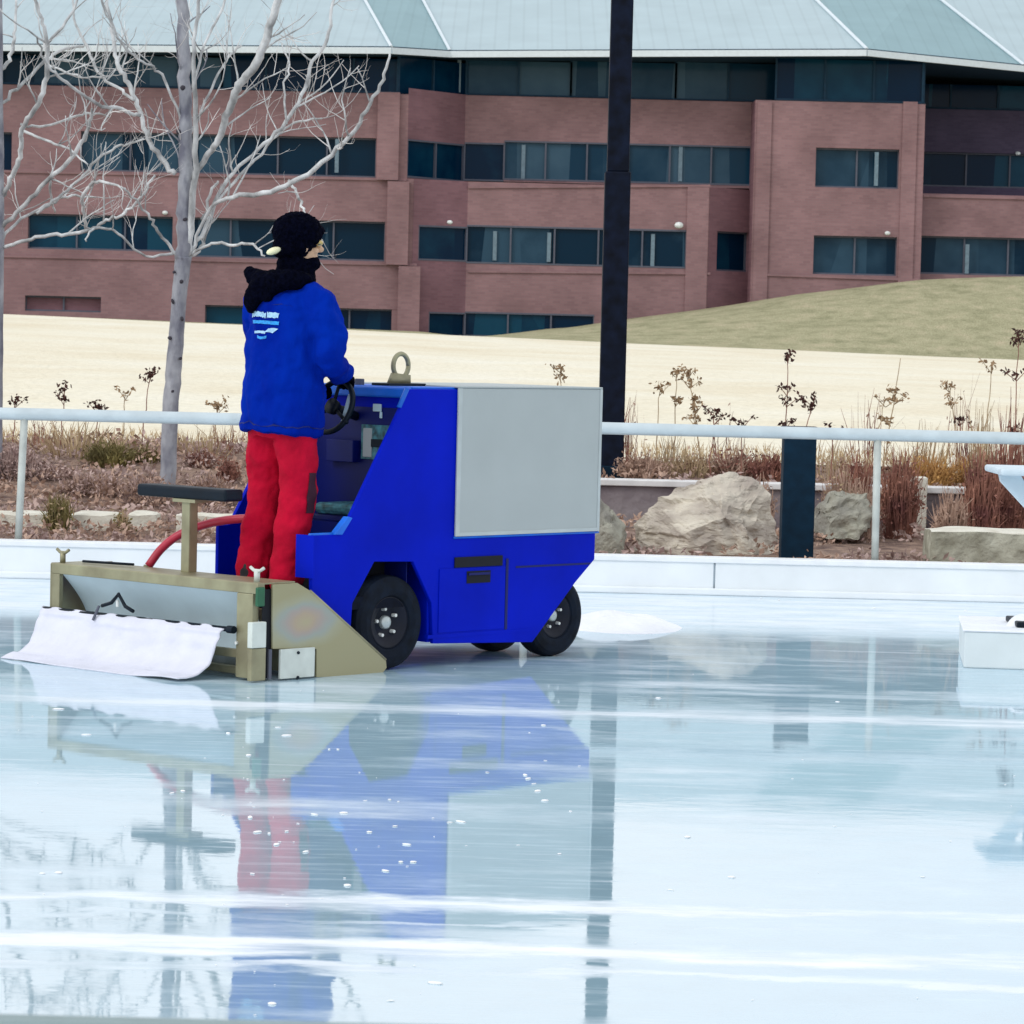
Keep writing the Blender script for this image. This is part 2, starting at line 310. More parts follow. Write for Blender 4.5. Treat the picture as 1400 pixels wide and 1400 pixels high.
# ------------------------------------------------------------------ ice
def ice_mat():
    mt = bpy.data.materials.new('wet_ice'); mt.use_nodes = True; nt = mt.node_tree; N = nt.nodes; L = nt.links; N.clear()
    out = N.new('ShaderNodeOutputMaterial'); tc = N.new('ShaderNodeTexCoord'); sp = N.new('ShaderNodeSeparateXYZ'); L.new(tc.outputs['Object'], sp.inputs[0])
    def noi(sc, det, st=(1, 1, 1), rough=.5):
        mp = N.new('ShaderNodeMapping'); mp.inputs['Scale'].default_value = st; L.new(tc.outputs['Object'], mp.inputs[0])
        n = N.new('ShaderNodeTexNoise'); n.inputs['Scale'].default_value = sc; n.inputs['Detail'].default_value = det; n.inputs['Roughness'].default_value = rough
        L.new(mp.outputs[0], n.inputs[0]); return n.outputs[0]
    def mth(op, a, b=None, c=None, clamp=False):
        n = N.new('ShaderNodeMath'); n.operation = op; n.use_clamp = clamp
        for i, v in enumerate((a, b, c)):
            if v is None: continue
            if isinstance(v, (int, float)): n.inputs[i].default_value = v
            else: L.new(v, n.inputs[i])
        return n.outputs[0]
    def mr(v, a, b, c, d):
        n = N.new('ShaderNodeMapRange'); L.new(v, n.inputs[0])
        for i, q in enumerate((a, b, c, d)): n.inputs[i+1].default_value = q
        return n.outputs[0]
    wob = mth('MULTIPLY_ADD', noi(1.6, 6, (1, 2, 1), .6), .5, -.25)
    yy = mth('ADD', sp.outputs[1], wob)
    frost_refl = None
    # frosty resurfacing ridges, running across the rink: (Y, half width, strength)
    for (Y, hw, st) in ((14.2, .20, .72), (13.6, .05, .3), (9.30, .12, .92), (9.02, .03, .5), (8.62, .15, 1.0), (8.33, .06, .8), (15.15, .10, .35), (16.6, .06, .3), (17.4, .05, .35), (7.55, .05, .25)):
        d = mth('ABSOLUTE', mth('SUBTRACT', yy, Y))
        f = mth('MULTIPLY', mr(d, hw*.45, hw*1.25, 1, 0), st)
        frost_refl = f if frost_refl is None else mth('MAXIMUM', frost_refl, f)
    brk = mr(noi(2.2, 8, (.55, 2.6, 1), .65), .34, .56, .35, 1)
    frost_refl = mth('MULTIPLY', frost_refl, brk)
    patch = mr(noi(1.0, 9, (.5, 1.4, 1), .68), .50, .70, 0, .62)
    streak = mr(noi(7, 6, (.3, 3.0, 1), .65), .52, .76, 0, .42)
    frost_refl = mth('MAXIMUM', frost_refl, mth('MAXIMUM', patch, streak), clamp=True)
    near = mth('MULTIPLY', mr(yy, 17.9, 18.9, 0, .75), mr(noi(3, 6, (.5, 1.5, 1), .6), .35, .6, .55, 1))  # frost by the board, with the board's white reflection put into its colour
    far = mth('MULTIPLY', mr(yy, 13.6, 16.5, 0, .05), mr(noi(2.4, 6, (.4, 1.8, 1), .6), .36, .6, .45, 1.15)); frost_refl = mth('MAXIMUM', frost_refl, mth('MAXIMUM', near, far), clamp=True)
    # diffuse body
    cr = N.new('ShaderNodeMix'); cr.data_type = 'RGBA'; cr.inputs[6].default_value = (.40, .61, .725, 1); cr.inputs[7].default_value = (.86, .90, .95, 1)
    L.new(frost_refl, cr.inputs[0])
    mot = noi(5, 8, (1, 1, 1), .6); mm = N.new('ShaderNodeVectorMath'); mm.operation = 'SCALE'; L.new(cr.outputs[2], mm.inputs[0]); L.new(mr(mot, .25, .75, .93, 1.05), mm.inputs['Scale'])
    df = N.new('ShaderNodeBsdfDiffuse'); L.new(mm.outputs[0], df.inputs[0])
    gl = N.new('ShaderNodeBsdfGlossy'); gl.inputs[0].default_value = (1, .99, 1, 1)
    L.new(mr(frost_refl, 0, .7, .020, .14), gl.inputs['Roughness'])
    bp = N.new('ShaderNodeBump'); bp.inputs['Distance'].default_value = .00028; bp.inputs['Strength'].default_value = .6
    L.new(noi(9, 4, (.5, 1.4, 1), .5), bp.inputs['Height']); L.new(bp.outputs[0], gl.inputs['Normal'])
    mix = N.new('ShaderNodeMixShader'); L.new(mr(frost_refl, 0, .85, .52, .06), mix.inputs[0]); L.new(df.outputs[0], mix.inputs[1]); L.new(gl.outputs[0], mix.inputs[2])
    L.new(mix.outputs[0], out.inputs[0]); return mt
M['ice'] = ice_mat()
tag(MB().add([(-30, 1.5, 0), (30, 1.5, 0), (30, 21.2, 0), (-30, 21.2, 0)], [(0, 1, 2, 3)]).build('ice_rink', M['ice']), kind='structure')
tag(MB().add([(-1500, -800, -.12), (1500, -800, -.12), (1500, 3000, -.12), (-1500, 3000, -.12)], [(0, 1, 2, 3)]).build('ground', M['ground']), kind='structure')

# ------------------------------------------------------------------ terrain behind the rink
def ss(a, b, x): t = max(0, min(1, (x-a)/(b-a))); return t*t*(3-2*t)
def bed_h(X, Y):
    left = .14+.07*ss(21.3, 23.2, Y)+.42*ss(23.4, 27.6, Y)
    right = .13+.08*ss(21.3, 25, Y)+(.30+.02*(Y-25.2) if Y > 25.15 else 0)
    k = ss(-.2, .4, X)
    n = .03*noise.noise(Vector((X*1.3, Y*1.3, 0)))+.015*noise.noise(Vector((X*5, Y*5, 3)))
    return left*(1-k)+right*k+n
bd = MB()
xs = [-16+i*.16 for i in range(201)]; ys = [21.36+.12*i for i in range(32)]+[25.14, 25.16]+[25.3+.15*i for i in range(20)]
n = len(xs)
for y in ys:
    for x in xs: bd.v.append(Vector((x, y, bed_h(x, y))))
for j in range(len(ys)-1):
    for i in range(n-1): bd.f.append((j*n+i, j*n+i+1, (j+1)*n+i+1, (j+1)*n+i))
tag(bd.build('garden_bed', M['soil'], smooth=True), kind='structure')
def field_back(X): return 1.62-.0215*X
def field_h(X, Y):
    t = (Y-27.9)/(110-27.9); z = .6*(1-t)+field_back(X)*t
    return z+.06*noise.noise(Vector((X*.15, Y*.08, 0)))*min(1, (Y-27.9)/8)
tag(MB().grid(lambda u, v: (-60+120*u, 27.9+82.1*v**1.6, field_h(-60+120*u, 27.9+82.1*v**1.6)), 90, 90).build('dry_grass_field', M['field'], smooth=True), kind='structure')
crest = [(-600, 470), (300, 466), (640, 462), (700, 456), (780, 448), (860, 437), (1000, 418), (1100, 401), (1250, 383), (1400, 376), (1600, 370), (2200, 372)]
cpts = [at(a, b, 134) for a, b in crest]
def crest_z(X):
    for p, q in zip(cpts, cpts[1:]):
        if X <= q.x: 
            t = (X-p.x)/(q.x-p.x); return p.z+(q.z-p.z)*t
    return cpts[-1].z
def hill_h(X, Y):
    b = field_back(X*110/max(Y, 110))-.02; c = crest_z(X*134/Y) ; base = 1.55
    if X < -3: c = b+.1
    t = ss(109, 134, Y)*.35+.65*min(1, (Y-110)/24) if Y > 110 else 0
    z = b*(1-t)+max(c, b)*t
    return z+.10*noise.noise(Vector((X*.25, Y*.25, 5)))*min(1, t*3)*(1 if X > 0 else .2)
tag(MB().grid(lambda u, v: (-70+150*u, 109.8+50*v, hill_h(-70+150*u, 109.8+50*v)), 120, 60).build('grass_hill', M['hill'], smooth=True), kind='structure')

# ------------------------------------------------------------------ rink boards and railing
YB = 21.07
bt = at(560, 753, YB-.06).z
r = empty('rink_border', (0, YB, 0), 'low white board along the far edge of the ice rink', 'rink border')
x0 = at(978, 790, YB).x
for k in range(-5, 5):
    a = x0+k*3.0; b = a+3.0-.012
    MB().box((a, 0, 0), (b, .12, bt-.035)).build('panel', M['board'], r, bevel=.004)
MB().box((-14, .01, 0), (14, .1, bt-.04)).build('seam_strip', M['seam'], r)
MB().box((-14, -.012, bt-.035), (14, .16, bt)).build('cap', M['cap'], r, bevel=.006)
MB().box((-14, -.03, 0), (14, -.002, .045)).build('kick_strip', M['board'], r, bevel=.01)
r = empty('railing', (0, YB+.2, 0), 'pale grey pipe railing on thin posts behind the far rink board', 'railing')
YR = YB+.2; zr = at(560, 579, YR).z
MB().tube([(-14, 0, zr-.012), (-3, 0, zr), (3, 0, zr), (14, 0, zr-.03)], .040, 14).build('top_rail', M['rail'], r, smooth=True)
for px in (-550, 33, 722, 1200, 1784):
    p = at(px, 600, YR); p2 = at(px-(9 if px < 500 else 3), 740, YR)
    MB().tube([(p2.x, 0, .1), (p.x, 0, zr)], .024, 10).build('post', M['post'], r, smooth=True)
r = empty('near_rail', (0, 3, 0), 'blurred grey green rail edge at the very bottom of the photo', 'railing')
nz = at(200, 1388, 3).z
MB().box((-4, -.05, nz-.06), (4, 0.0, nz)).build('rail_top', M['near_rail'], r, bevel=.01)
for x in (-2.4, 2.4): MB().box((x-.03, -.045, -.12), (x+.03, -.005, nz-.06)).build('post', M['near_rail'], r)

# ------------------------------------------------------------------ garden: retaining wall, stones, bollard, pole
YW = 25.0
zc = at(900, 657, YW).z
r = empty('retaining_wall', (0, YW, 0), 'low mauve stone wall with white coping behind the boulders', 'wall')
MB().box((.2, 0, 0), (12, .22, zc-.045)).build('wall_face', M['wall'], r, bevel=.01)
MB().box((.15, -.04, zc-.045), (12, .27, zc)).build('coping', M['coping'], r, bevel=.006)

def rock(name, hull, Y, depth, mt, label, cat, seed, disp=.05, sub=4, taper=.55):
    # hull: photo outline; points in front, pulled in behind
    cx = sum(a for a, b in hull)/len(hull); bm = bmesh.new(); o3 = at(cx, max(b for a, b in hull), Y); rnd = random.Random(seed)
    for a, b in hull:
        p = at(a, b, Y)-o3
        bm.verts.new((p.x, 0, p.z))
        bm.verts.new((p.x*taper, -depth*(.55+.3*rnd.random()), p.z*(.55+.15*rnd.random())-.05)); bm.verts.new((p.x*.8, depth*.9, p.z*.75))
    bmesh.ops.convex_hull(bm, input=bm.verts)
    for v in [v for v in bm.verts if not v.link_faces]: bm.verts.remove(v)
    bmesh.ops.triangulate(bm, faces=bm.faces)
    bmesh.ops.subdivide_edges(bm, edges=bm.edges, cuts=sub, use_grid_fill=True)
    bmesh.ops.subdivide_edges(bm, edges=bm.edges, cuts=2, use_grid_fill=True)
    bm.normal_update()
    for v in bm.verts:
        q = v.co*3.1+Vector((seed, 0, 0)); d = noise.noise(q)*disp+abs(noise.noise(q*2.7))*disp*.6-abs(noise.noise(q*Vector((1.2, 1, 3)).length*.5))*disp*.4
        d += noise.fractal(v.co*9+Vector((seed, 4, 0)), .9, 2.1, 5)*disp*.35-(disp*.35 if noise.noise(Vector((v.co.x*2-v.co.z*1.5, v.co.y*2, v.co.z*7))) > .28 else 0)
        v.co += v.normal*d*1.25
    me = bpy.data.meshes.new(name); bm.to_mesh(me); bm.free(); me.materials.append(mt)
    o = bpy.data.objects.new(name, me); C.objects.link(o); o.location = o3
    return tag(o, label, cat)
rock('boulder', [(862, 757), (862, 715), (885, 690), (930, 662), (955, 649), (995, 650), (1042, 664), (1050, 690), (1048, 702), (1066, 735), (1066, 760)], 22.9, .42, M['stone'], 'large cream boulder with a shadowed lower right side left of the dark bollard', 'boulder', 3, .055)
rock('boulder', [(790, 752), (795, 690), (815, 672), (836, 690), (852, 720), (854, 752)], 22.6, .25, M['stone_grey'], 'small grey rounded boulder right against the corner of the grey machine panel', 'boulder', 9, .04)
rock('small_boulder', [(1108, 728), (1112, 690), (1140, 672), (1185, 675), (1195, 705), (1188, 728)], 23.9, .25, M['stone_grey'], 'grey brown rock just right of the dark bollard under the railing', 'boulder', 19, .05)
def block(pxa, pya, pxb, pyb, Y, depth, mt, label, top=None, cat='stone block', rz=0):
    a = at(pxa, pya, Y); b = at(pxb, pyb, Y); c = ((a.x+b.x)/2, Y+depth/2, 0)
    r = empty('stone_block', c, label, cat, rz); hw = (b.x-a.x)/2; hz = max(a.z, b.z)
    mb = MB().grid(lambda u, v: (0, 0, 0), 1, 1); mb = MB()
    nx, nzz = 24, 8
    def q(x, y, z):
        p = Vector((x*1.0, y, z)); w = Vector((x+c[0], y+Y, z))
        return p+Vector((noise.noise(w*6), noise.noise(w*6+Vector((5, 0, 0))), noise.noise(w*6+Vector((0, 9, 0)))))*.014
    zt = hz-.02
    mb.grid(lambda u, v: q(-hw+2*hw*u, -depth/2, .02+(zt-.02)*v), nx, nzz); mb.grid(lambda u, v: q(-hw+2*hw*u, depth/2, .02+(zt-.02)*v), nx, nzz)
    for sx in (-hw, hw): mb.grid(lambda u, v: q(sx, -depth/2+depth*u, .02+(zt-.02)*v), 8, nzz)
    mb.build('block_face', mt, r, smooth=True)
    MB().grid(lambda u, v: q(-hw+2*hw*u, -depth/2+depth*v, zt)+Vector((0, 0, .012*min(1, 8*min(u, 1-u, v, 1-v)))), nx, 8).build('block_top', top or mt, r, smooth=True)
    return r
block(1274, 722, 1480, 768, 22.0, .4, M['lime'], 'long rough limestone block behind the board at the right edge', M['lime_top'])
block(-40, 698, 66, 735, 23.0, .3, M['lime_top'], 'leftmost cream stone block behind the white board', M['lime_top'])
block(92, 700, 148, 735, 23.0, .3, M['lime_top'], 'short cream stone block second from the left beside a grass tuft', M['lime_top']) if False else None
block(95, 700, 162, 727, 23.0, .3, M['lime_top'], 'cream stone block between two grass tufts left of the tree trunk', M['lime_top'])
block(174, 700, 213, 724, 23.02, .3, M['lime_top'], 'small cream stone block directly left of the tree trunk base', M['lime_top'])
block(240, 701, 330, 726, 23.0, .3, M['lime_top'], 'cream stone block behind the red hose and seat post', M['lime_top'])
block(1234, 650, 1268, 661, 24.7, .2, M['lime_top'], 'small pale stone sitting on the coping among rust shrubs', M['lime_top'])

p = at(1088, 763, 22.2); tp = at(1092, 583, 22.2)
r = empty('bollard', (p.x, 22.2, .12), 'dark teal square bollard standing behind the far board', 'bollard')
MB().box((-.108, -.10, 0), (.108, .10, tp.z-.12-.02)).build('shaft', M['bollard'], r, bevel=.008)
MB().box((-.118, -.11, tp.z-.12-.02), (.118, .11, tp.z-.12)).build('cap', M['pole'], r, bevel=.006)

YP = 26.0
b0 = at(834, 645, YP)
r = empty('lamp_post', (b0.x, YP, b0.z), 'tall black square lamp post rising behind the ice machine', 'lamp post')
zj = at(840, 235, YP).z-b0.z
MB().box((-.100, -.100, 0), (.100, .100, zj)).build('lower_post', M['pole'], r, bevel=.012)
MB().box((-.086, -.086, zj), (.086, .086, 6.4)).build('upper_post', M['pole'], r, bevel=.01)
MB().box((-.115, -.115, -.05), (.115, .115, .05)).build('base_plate', M['bollard'], r, bevel=.008)
MB().box((-.30, -.16, 6.4), (.45, .16, 6.5)).build('lamp_head', M['pole'], r, bevel=.02)

# ------------------------------------------------------------------ white block and pedestal table at right
c0 = atz(1317, 913, 0); hz = at(1317, 860, c0.y).z
r = empty('ice_block', (c0.x, c0.y, 0), 'white rectangular block standing on the ice at the right edge', 'block', math.radians(-6))
MB().box((0, 0, 0), (1.5, .85, hz-.012)).build('block_body', M['blockwhite'], r, bevel=.008)
MB().box((-.008, -.008, hz-.012), (1.508, .858, hz)).build('block_top', M['snow'], r, bevel=.006)
tc_ = at(1448, 640, c0.y+.35)
r = empty('pedestal_table', (tc_.x, tc_.y, hz), 'white pedestal table with overhanging top standing on the block', 'table')
H = tc_.z-hz
MB().box((-.34, -.3, H-.035), (.34, .3, H)).build('tabletop', M['tablewhite'], r, bevel=.012)
for sx in (-1, 1):
    MB().prism([(sx*.31, H-.035), (sx*.20, H-.035), (sx*.10, H-.20), (sx*.10, H-.27), (sx*.15, H-.23), (sx*.30, H-.075)], -.02, .02).build('bracket', M['tablewhite'], r, bevel=.004)
MB().box((-.12, -.05, .03), (.12, .05, H-.035)).build('column', M['tablewhite'], r, bevel=.01)
MB().box((-.22, -.2, 0), (.22, .2, .03)).build('base_plate', M['seat'], r, bevel=.008)
def mound(name, cx, cy, rx, ry, h, seed, label):
    def f(u, v):
        a = 2*math.pi*u; rr = v*(1+.25*noise.noise(Vector((math.cos(a)*1.3, math.sin(a)*1.3, seed))))
        x = rx*rr*math.cos(a); y = ry*rr*math.sin(a); k = max(0, 1-v*v)
        return (x, y, -.004+h*k*(.75+.6*noise.noise(Vector((x*5, y*5, seed))))+.004*(v < 1))
    o = MB().grid(f, 40, 14).build(name, M['snow'], smooth=True); o.location = (cx, cy, .001); return tag(o, label, 'snow pile')
q = atz(850, 856, 0); mound('snow_pile', q.x, q.y, .36, .5, .10, 1, 'low heap of white snow on the ice right of the front wheel')
q = atz(1395, 850, hz); mound('snow_lump', c0.x+.33, c0.y+.28, .09, .08, .08, 5, 'small lump of snow lying on the white block').location.z = hz
# crumbs of ice scattered on the surface
cr = MB(); rnd = random.Random(4)
spots = [(80,970),(118,1005),(312,1003),(340,1033),(380,995),(392,1006),(342,1118),(352,1138),(368,1140),(378,1155),(392,1137),(345,1195),(418,1165),(450,1025),(462,1025),(430,1114),(470,1112),(505,1138),(540,1130),(556,1155),(548,1179),(565,1179),(527,1191),(475,1211),(743,992),(718,1060),(722,1065),(730,1072),(735,1082),(745,1095),(780,1110),(615,1125),(630,1124),(940,1145),(1000,1200),(900,955),(1145,960),(1195,832),(250,1082),(235,1085),(58,1195),(80,1194),(372,1373),(595,1345),(765,1168),(1320,835),(1040,818),(1065,821)]
for (a, b) in spots+[(rnd.gauss(480, 170), rnd.gauss(1120, 90)) for _ in range(35)]+[(rnd.uniform(0, 1400), rnd.uniform(840, 1390)) for _ in range(45)]:
    p = atz(a, b, 0); s_ = rnd.uniform(.004, .010)*(1.3 if (a, b) in spots else .5)
    mtx = Matrix.Rotation(rnd.uniform(0, 3), 3, 'Z')
    cr.ell((p.x, p.y, .002), (s_*rnd.uniform(1, 2.2), s_*rnd.uniform(.6, 1.2), s_*.3), 8, mtx)
tag(cr.build('ice_crumbs', M['snowdust'], smooth=True), 'small white crumbs of ice scattered over the wet rink surface', 'ice crumbs', kind='stuff')

# ------------------------------------------------------------------ office building
bld = empty('office_building', (0, 140, 0), 'long red brick office building with ribbon windows and pale metal roof', 'building')
def loc(p): return Vector((p.x, p.y-140, p.z))
def facade(P0, P1, z0, z1, wins, mt, gl, thick=.35, name='wall', mull=None):
    """brick wall from P0 to P1 (world xy) with recessed windows (u0,u1,zb,zt as world px-derived values 0..1 / m)"""
    P0, P1 = Vector((P0[0], P0[1]-140, 0)), Vector((P1[0], P1[1]-140, 0)); D = P1-P0; Ln = D.length; d = D.normalized(); nrm = Vector((d.y, -d.x, 0))
    us = sorted({0, Ln}|{w[0]*Ln for w in wins}|{w[1]*Ln for w in wins}); zs = sorted({z0, z1}|{w[2] for w in wins}|{w[3] for w in wins})
    mb = MB(); Q = lambda u, z, k=0: P0+d*u+Vector((0, 0, z))-nrm*k
    def inside(u, z): return any(w[0]*Ln < u < w[1]*Ln and w[2] < z < w[3] for w in wins)
    for i in range(len(us)-1):
        for j in range(len(zs)-1):
            if us[i+1]-us[i] < 1e-5 or zs[j+1]-zs[j] < 1e-5: continue
            if not inside((us[i]+us[i+1])/2, (zs[j]+zs[j+1])/2):
                mb.add([Q(us[i], zs[j]), Q(us[i+1], zs[j]), Q(us[i+1], zs[j+1]), Q(us[i], zs[j+1])], [(0, 1, 2, 3)])
    for w in wins:
        a, b, zb, zt = w[0]*Ln, w[1]*Ln, w[2], w[3]
        for (p, q) in (((a, zb), (b, zb)), ((b, zb), (b, zt)), ((b, zt), (a, zt)), ((a, zt), (a, zb))):
            if p[0] == q[0] and thick < .2 and (p[0] < .002*Ln or p[0] > .998*Ln or any(abs(p[0]-x[k_]*Ln) < .05 for x in wins if x is not w for k_ in (0, 1))): continue
            mb.add([Q(*p), Q(*q), Q(*q, thick), Q(*p, thick)], [(0, 1, 2, 3)])
    mb.build(name, mt, bld, recalc=False)
    for w in wins:
        a, b, zb, zt = w[0]*Ln, w[1]*Ln, w[2], w[3]; fr = MB()
        def bar(u0, u1, za, zb_, k0, k1):
            c = (Q(u0, za, k0)+Q(u1, zb_, k1))/2; fr.obox(c, d*abs(u1-u0)/2, nrm*abs(k1-k0)/2, Vector((0, 0, abs(zb_-za)/2)))
        e = thick-.003
        bar(a, b, zb, zb+.07, thick-.14, e); bar(a, b, zt-.07, zt, thick-.14, e)
        wd = b-a; nm = max(1, round(wd/1.9))
        for k in range(nm+1):
            u = a+wd*k/nm; bar(max(a, u-.035), min(b, u+.035), zb+.07, zt-.07, thick-.12, e)
        f = fr.build('window', M['frame'], bld)
        MB().add([Q(a, zb, thick), Q(b, zb, thick), Q(b, zt, thick), Q(a, zt, thick)], [(0, 1, 2, 3)]).build('pane', w[4] if len(w) > 4 else gl, f, recalc=False)
    # projecting sill lines
def pxwins(P0, P1, lst):
    """window list in photo pixels (x0,x1,ytop,ybottom[,glass]) measured at the window centre"""
    out = []
    for w in lst:
        xm = (w[0]+w[1])/2
        def U(px):   # intersect ray with facade plane
            dr = ray(px, (w[2]+w[3])/2); A = Vector(P0); B = Vector(P1); e = B-A
            den = dr.x*e.y-dr.y*e.x; t = (A.x*e.y-A.y*e.x)/den; X, Y = dr.x*t, dr.y*t
            return ((X-A.x)*e.x+(Y-A.y)*e.y)/e.length_squared, Y
        u0, Y0 = U(w[0]); u1, Y1 = U(w[1]); u0, u1 = max(u0, 0), min(u1, 1)
        zt = at(xm, w[2], (Y0+Y1)/2).z; zb = at(xm, w[3], (Y0+Y1)/2).z
        out.append((u0, u1, zb, zt)+tuple(w[4:]))
    return out
def pt(px, Y): p = at(px, 250, Y); return (p.x, Y)
YA, YBk, YC, YD = 138., 141., 138.6, 146.
zG = 1.0
def Z(px, py, Y): return at(px, py, Y).z
GM, GD, GG = M['glass_mid'], M['glass_dark'], M['glass']
# left wing (battered piers stand a little out from the wall)
A0, A1 = pt(-420, YA), pt(556, YA)
zt_b = Z(300, 122, YA)
facade(A0, A1, zG, zt_b, pxwins(A0, A1, [(-380, 16, 176, 230, GD), (110, 514, 184, 238), (-380, -30, 292, 342, GD), (38, 236, 294, 342, GD), (244, 526, 300, 354), (-380, -60, 402, 440), (34, 138, 405, 426, M['brick_ret']), (280, 543, 420, 452, GD)]), M['brick'], GG)
# recessed centre: diagonal return, then frontal wall
B0, B1, B2 = A1, pt(634, YBk), pt(1032, YBk)
zt_c = Z(700, 131, YBk)
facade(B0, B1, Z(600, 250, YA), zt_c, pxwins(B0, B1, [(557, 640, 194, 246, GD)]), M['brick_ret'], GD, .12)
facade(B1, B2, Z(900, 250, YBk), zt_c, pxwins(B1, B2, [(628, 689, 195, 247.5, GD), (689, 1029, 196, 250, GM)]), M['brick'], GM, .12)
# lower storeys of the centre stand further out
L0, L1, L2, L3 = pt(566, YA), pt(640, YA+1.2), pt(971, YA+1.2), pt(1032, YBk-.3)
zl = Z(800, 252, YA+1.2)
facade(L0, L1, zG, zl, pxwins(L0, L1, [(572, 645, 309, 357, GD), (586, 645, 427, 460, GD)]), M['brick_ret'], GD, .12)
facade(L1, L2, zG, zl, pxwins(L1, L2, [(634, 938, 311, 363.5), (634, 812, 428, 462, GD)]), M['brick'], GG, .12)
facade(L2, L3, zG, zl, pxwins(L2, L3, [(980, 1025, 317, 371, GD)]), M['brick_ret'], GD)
facade((A1[0]-.5, YA+.02), (L0[0]+.02, YA+.02), zG, zl, [], M['brick'], GG)
sl = MB()
lpts = [Vector((x, y-140, zl)) for x, y in (L0, L1, L2, L3)]
sl.add([lpts[0], lpts[1], lpts[2], lpts[3], (lpts[3].x, 1.0, zl), (lpts[0].x, 1.0, zl)], [(0, 1, 2, 3, 4, 5)]); sl.build('terrace', M['wall'], bld)
# corner block
C0, C1, C2 = pt(1030, YC), pt(1062, YC), pt(1262, YC)
zt_d = Z(1150, 139, YC)
facade(C0, C2, zG, zt_d, pxwins(C0, C2, [(1115, 1229, 203, 257), (1112, 1226, 323, 376)]), M['brick'], GG)
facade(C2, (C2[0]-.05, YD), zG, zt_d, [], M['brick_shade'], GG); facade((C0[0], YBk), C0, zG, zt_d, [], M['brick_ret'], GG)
# right wing: upper storeys set back under the deep eave, lower storey flush
D0, D1 = (C2[0]-.05, YD), pt(1750, YD)
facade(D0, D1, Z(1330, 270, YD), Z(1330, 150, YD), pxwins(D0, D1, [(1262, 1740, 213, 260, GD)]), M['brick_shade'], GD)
E0, E1 = pt(1262, YC+.9), pt(1760, YC+.9)
zE = Z(1330, 266, YC+.9)
facade(E0, E1, zG, zE, pxwins(E0, E1, [(1256, 1740, 328, 380)]), M['brick'], GG)
MB().add([(E0[0], YC+.9-140, zE), (E1[0], YC+.9-140, zE), (D1[0], YD-140, zE), (D0[0], YD-140, zE)], [(0, 1, 2, 3)]).build('terrace', M['wall'], bld)
# top glass storey set slightly back
ev = [(-700, 52, 136.5), (0, 62, 136.5), (535, 66, 136.5), (615, 71, 139.4), (1185, 69, 137.0), (1400, 91, 141.0), (1650, 118, 146)]
evp = [loc(at(a, b, Y)) for a, b, Y in ev]
def eave_z(X):
    for p, q in zip(evp, evp[1:]):
        if X <= q.x: return p.z+(q.z-p.z)*(X-p.x)/(q.x-p.x)
    return evp[-1].z
def ribbon(P0, P1, z0, z1, gl, seed):
    P0, P1 = Vector((P0[0], P0[1]-140, 0)), Vector((P1[0], P1[1]-140, 0)); D = P1-P0; Ln = D.length; d = D.normalized(); nr = Vector((d.y, -d.x, 0)); fr = MB()
    nm = max(1, round(Ln/2.0)); up = Vector((0, 0, 1)); z1 = min(eave_z(P0.x), eave_z(P1.x))-.17
    for k in range(nm+1): fr.obox(P0+d*Ln*k/nm+up*(z0+z1)/2+nr*.05, d*.04, nr*.05, up*(z1-z0)/2)
    fr.obox(P0+D/2+up*(z0+.05)+nr*.06, d*Ln/2, nr*.06, up*.05)
    f = fr.build('window', M['soffit'], bld)
    MB().add([P0+up*z0, P1+up*z0, P1+up*z1, P0+up*z1], [(0, 1, 2, 3)]).build('pane', gl, f, recalc=False)
evz = [at(a, b, Y).z for a, b, Y in [(0, 62, 136.5), (575, 70, 138), (900, 70, 138.2), (1300, 80, 139)]]; zr1 = min(evz)-.16
[ribbon((A0[0]+(pt(540, YA)[0]-A0[0])*k/4, YA+.35), (A0[0]+(pt(540, YA)[0]-A0[0])*(k+1)/4, YA+.35), zt_b, zr1, (GD, GG, GM, GD)[k], 1) for k in range(4)]; ribbon((pt(540, YA)[0], YA+.35), (B1[0], YBk+.35), zt_b-.1, zr1, GD, 2)
[ribbon((B1[0]+(B2[0]+1-B1[0])*k/3, YBk+.35), (B1[0]+(B2[0]+1-B1[0])*(k+1)/3, YBk+.35), zt_c-.02, zr1, GM, 3) for k in range(3)]; ribbon((pt(1058, YC)[0], YC+.4), (C2[0]-.1, YC+.4), zt_d, zr1, GD, 4)
ribbon((C2[0]-.1, YC+.4), (C2[0]-.15, YD+.3), zt_d, zr1, GD, 5)
ribbon((D0[0], YD+.3), (D1[0], YD+.3), Z(1330, 150, YD), zr1, GD, 6)
caps = MB()
for (p, q, z, back) in ((A0, A1, zt_b, 1), (B1, B2, zt_c, 1), (C0, C2, zt_d, 1)):
    caps.box((p[0], p[1]-140, z-.02), (q[0], p[1]-140+.5, z+.004))
caps.build('parapet_cap', M['frame'], bld)
# thin light ledge lines at each floor
def ledge(px0, px1, y0, y1, Y0, Y1, h=.10, out=.07):
    a = loc(at(px0, y0, Y0)); b = loc(at(px1, y1, Y1)); d = (b-a); c = (a+b)/2; n_ = Vector((d.y, -d.x, 0)).normalized()
    MB().obox(c+n_*out/2, d/2, n_*out/2, Vector((0, 0, h/2))).build('ledge', M['brick'], bld)
ledge(-100, 556, 232, 246, YA, YA); ledge(634, 1029, 252, 256, YBk, YBk); ledge(640, 971, 371, 374, YA+1.2, YA+1.2); ledge(-100, 570, 348, 362, YA, YA)
ledge(1030, 1258, 375, 383, YC, YC); ledge(640, 971, 256, 254, YA+1.2, YA+1.2); ledge(1262, 1600, 268, 276, YC+.9, YC+.9)
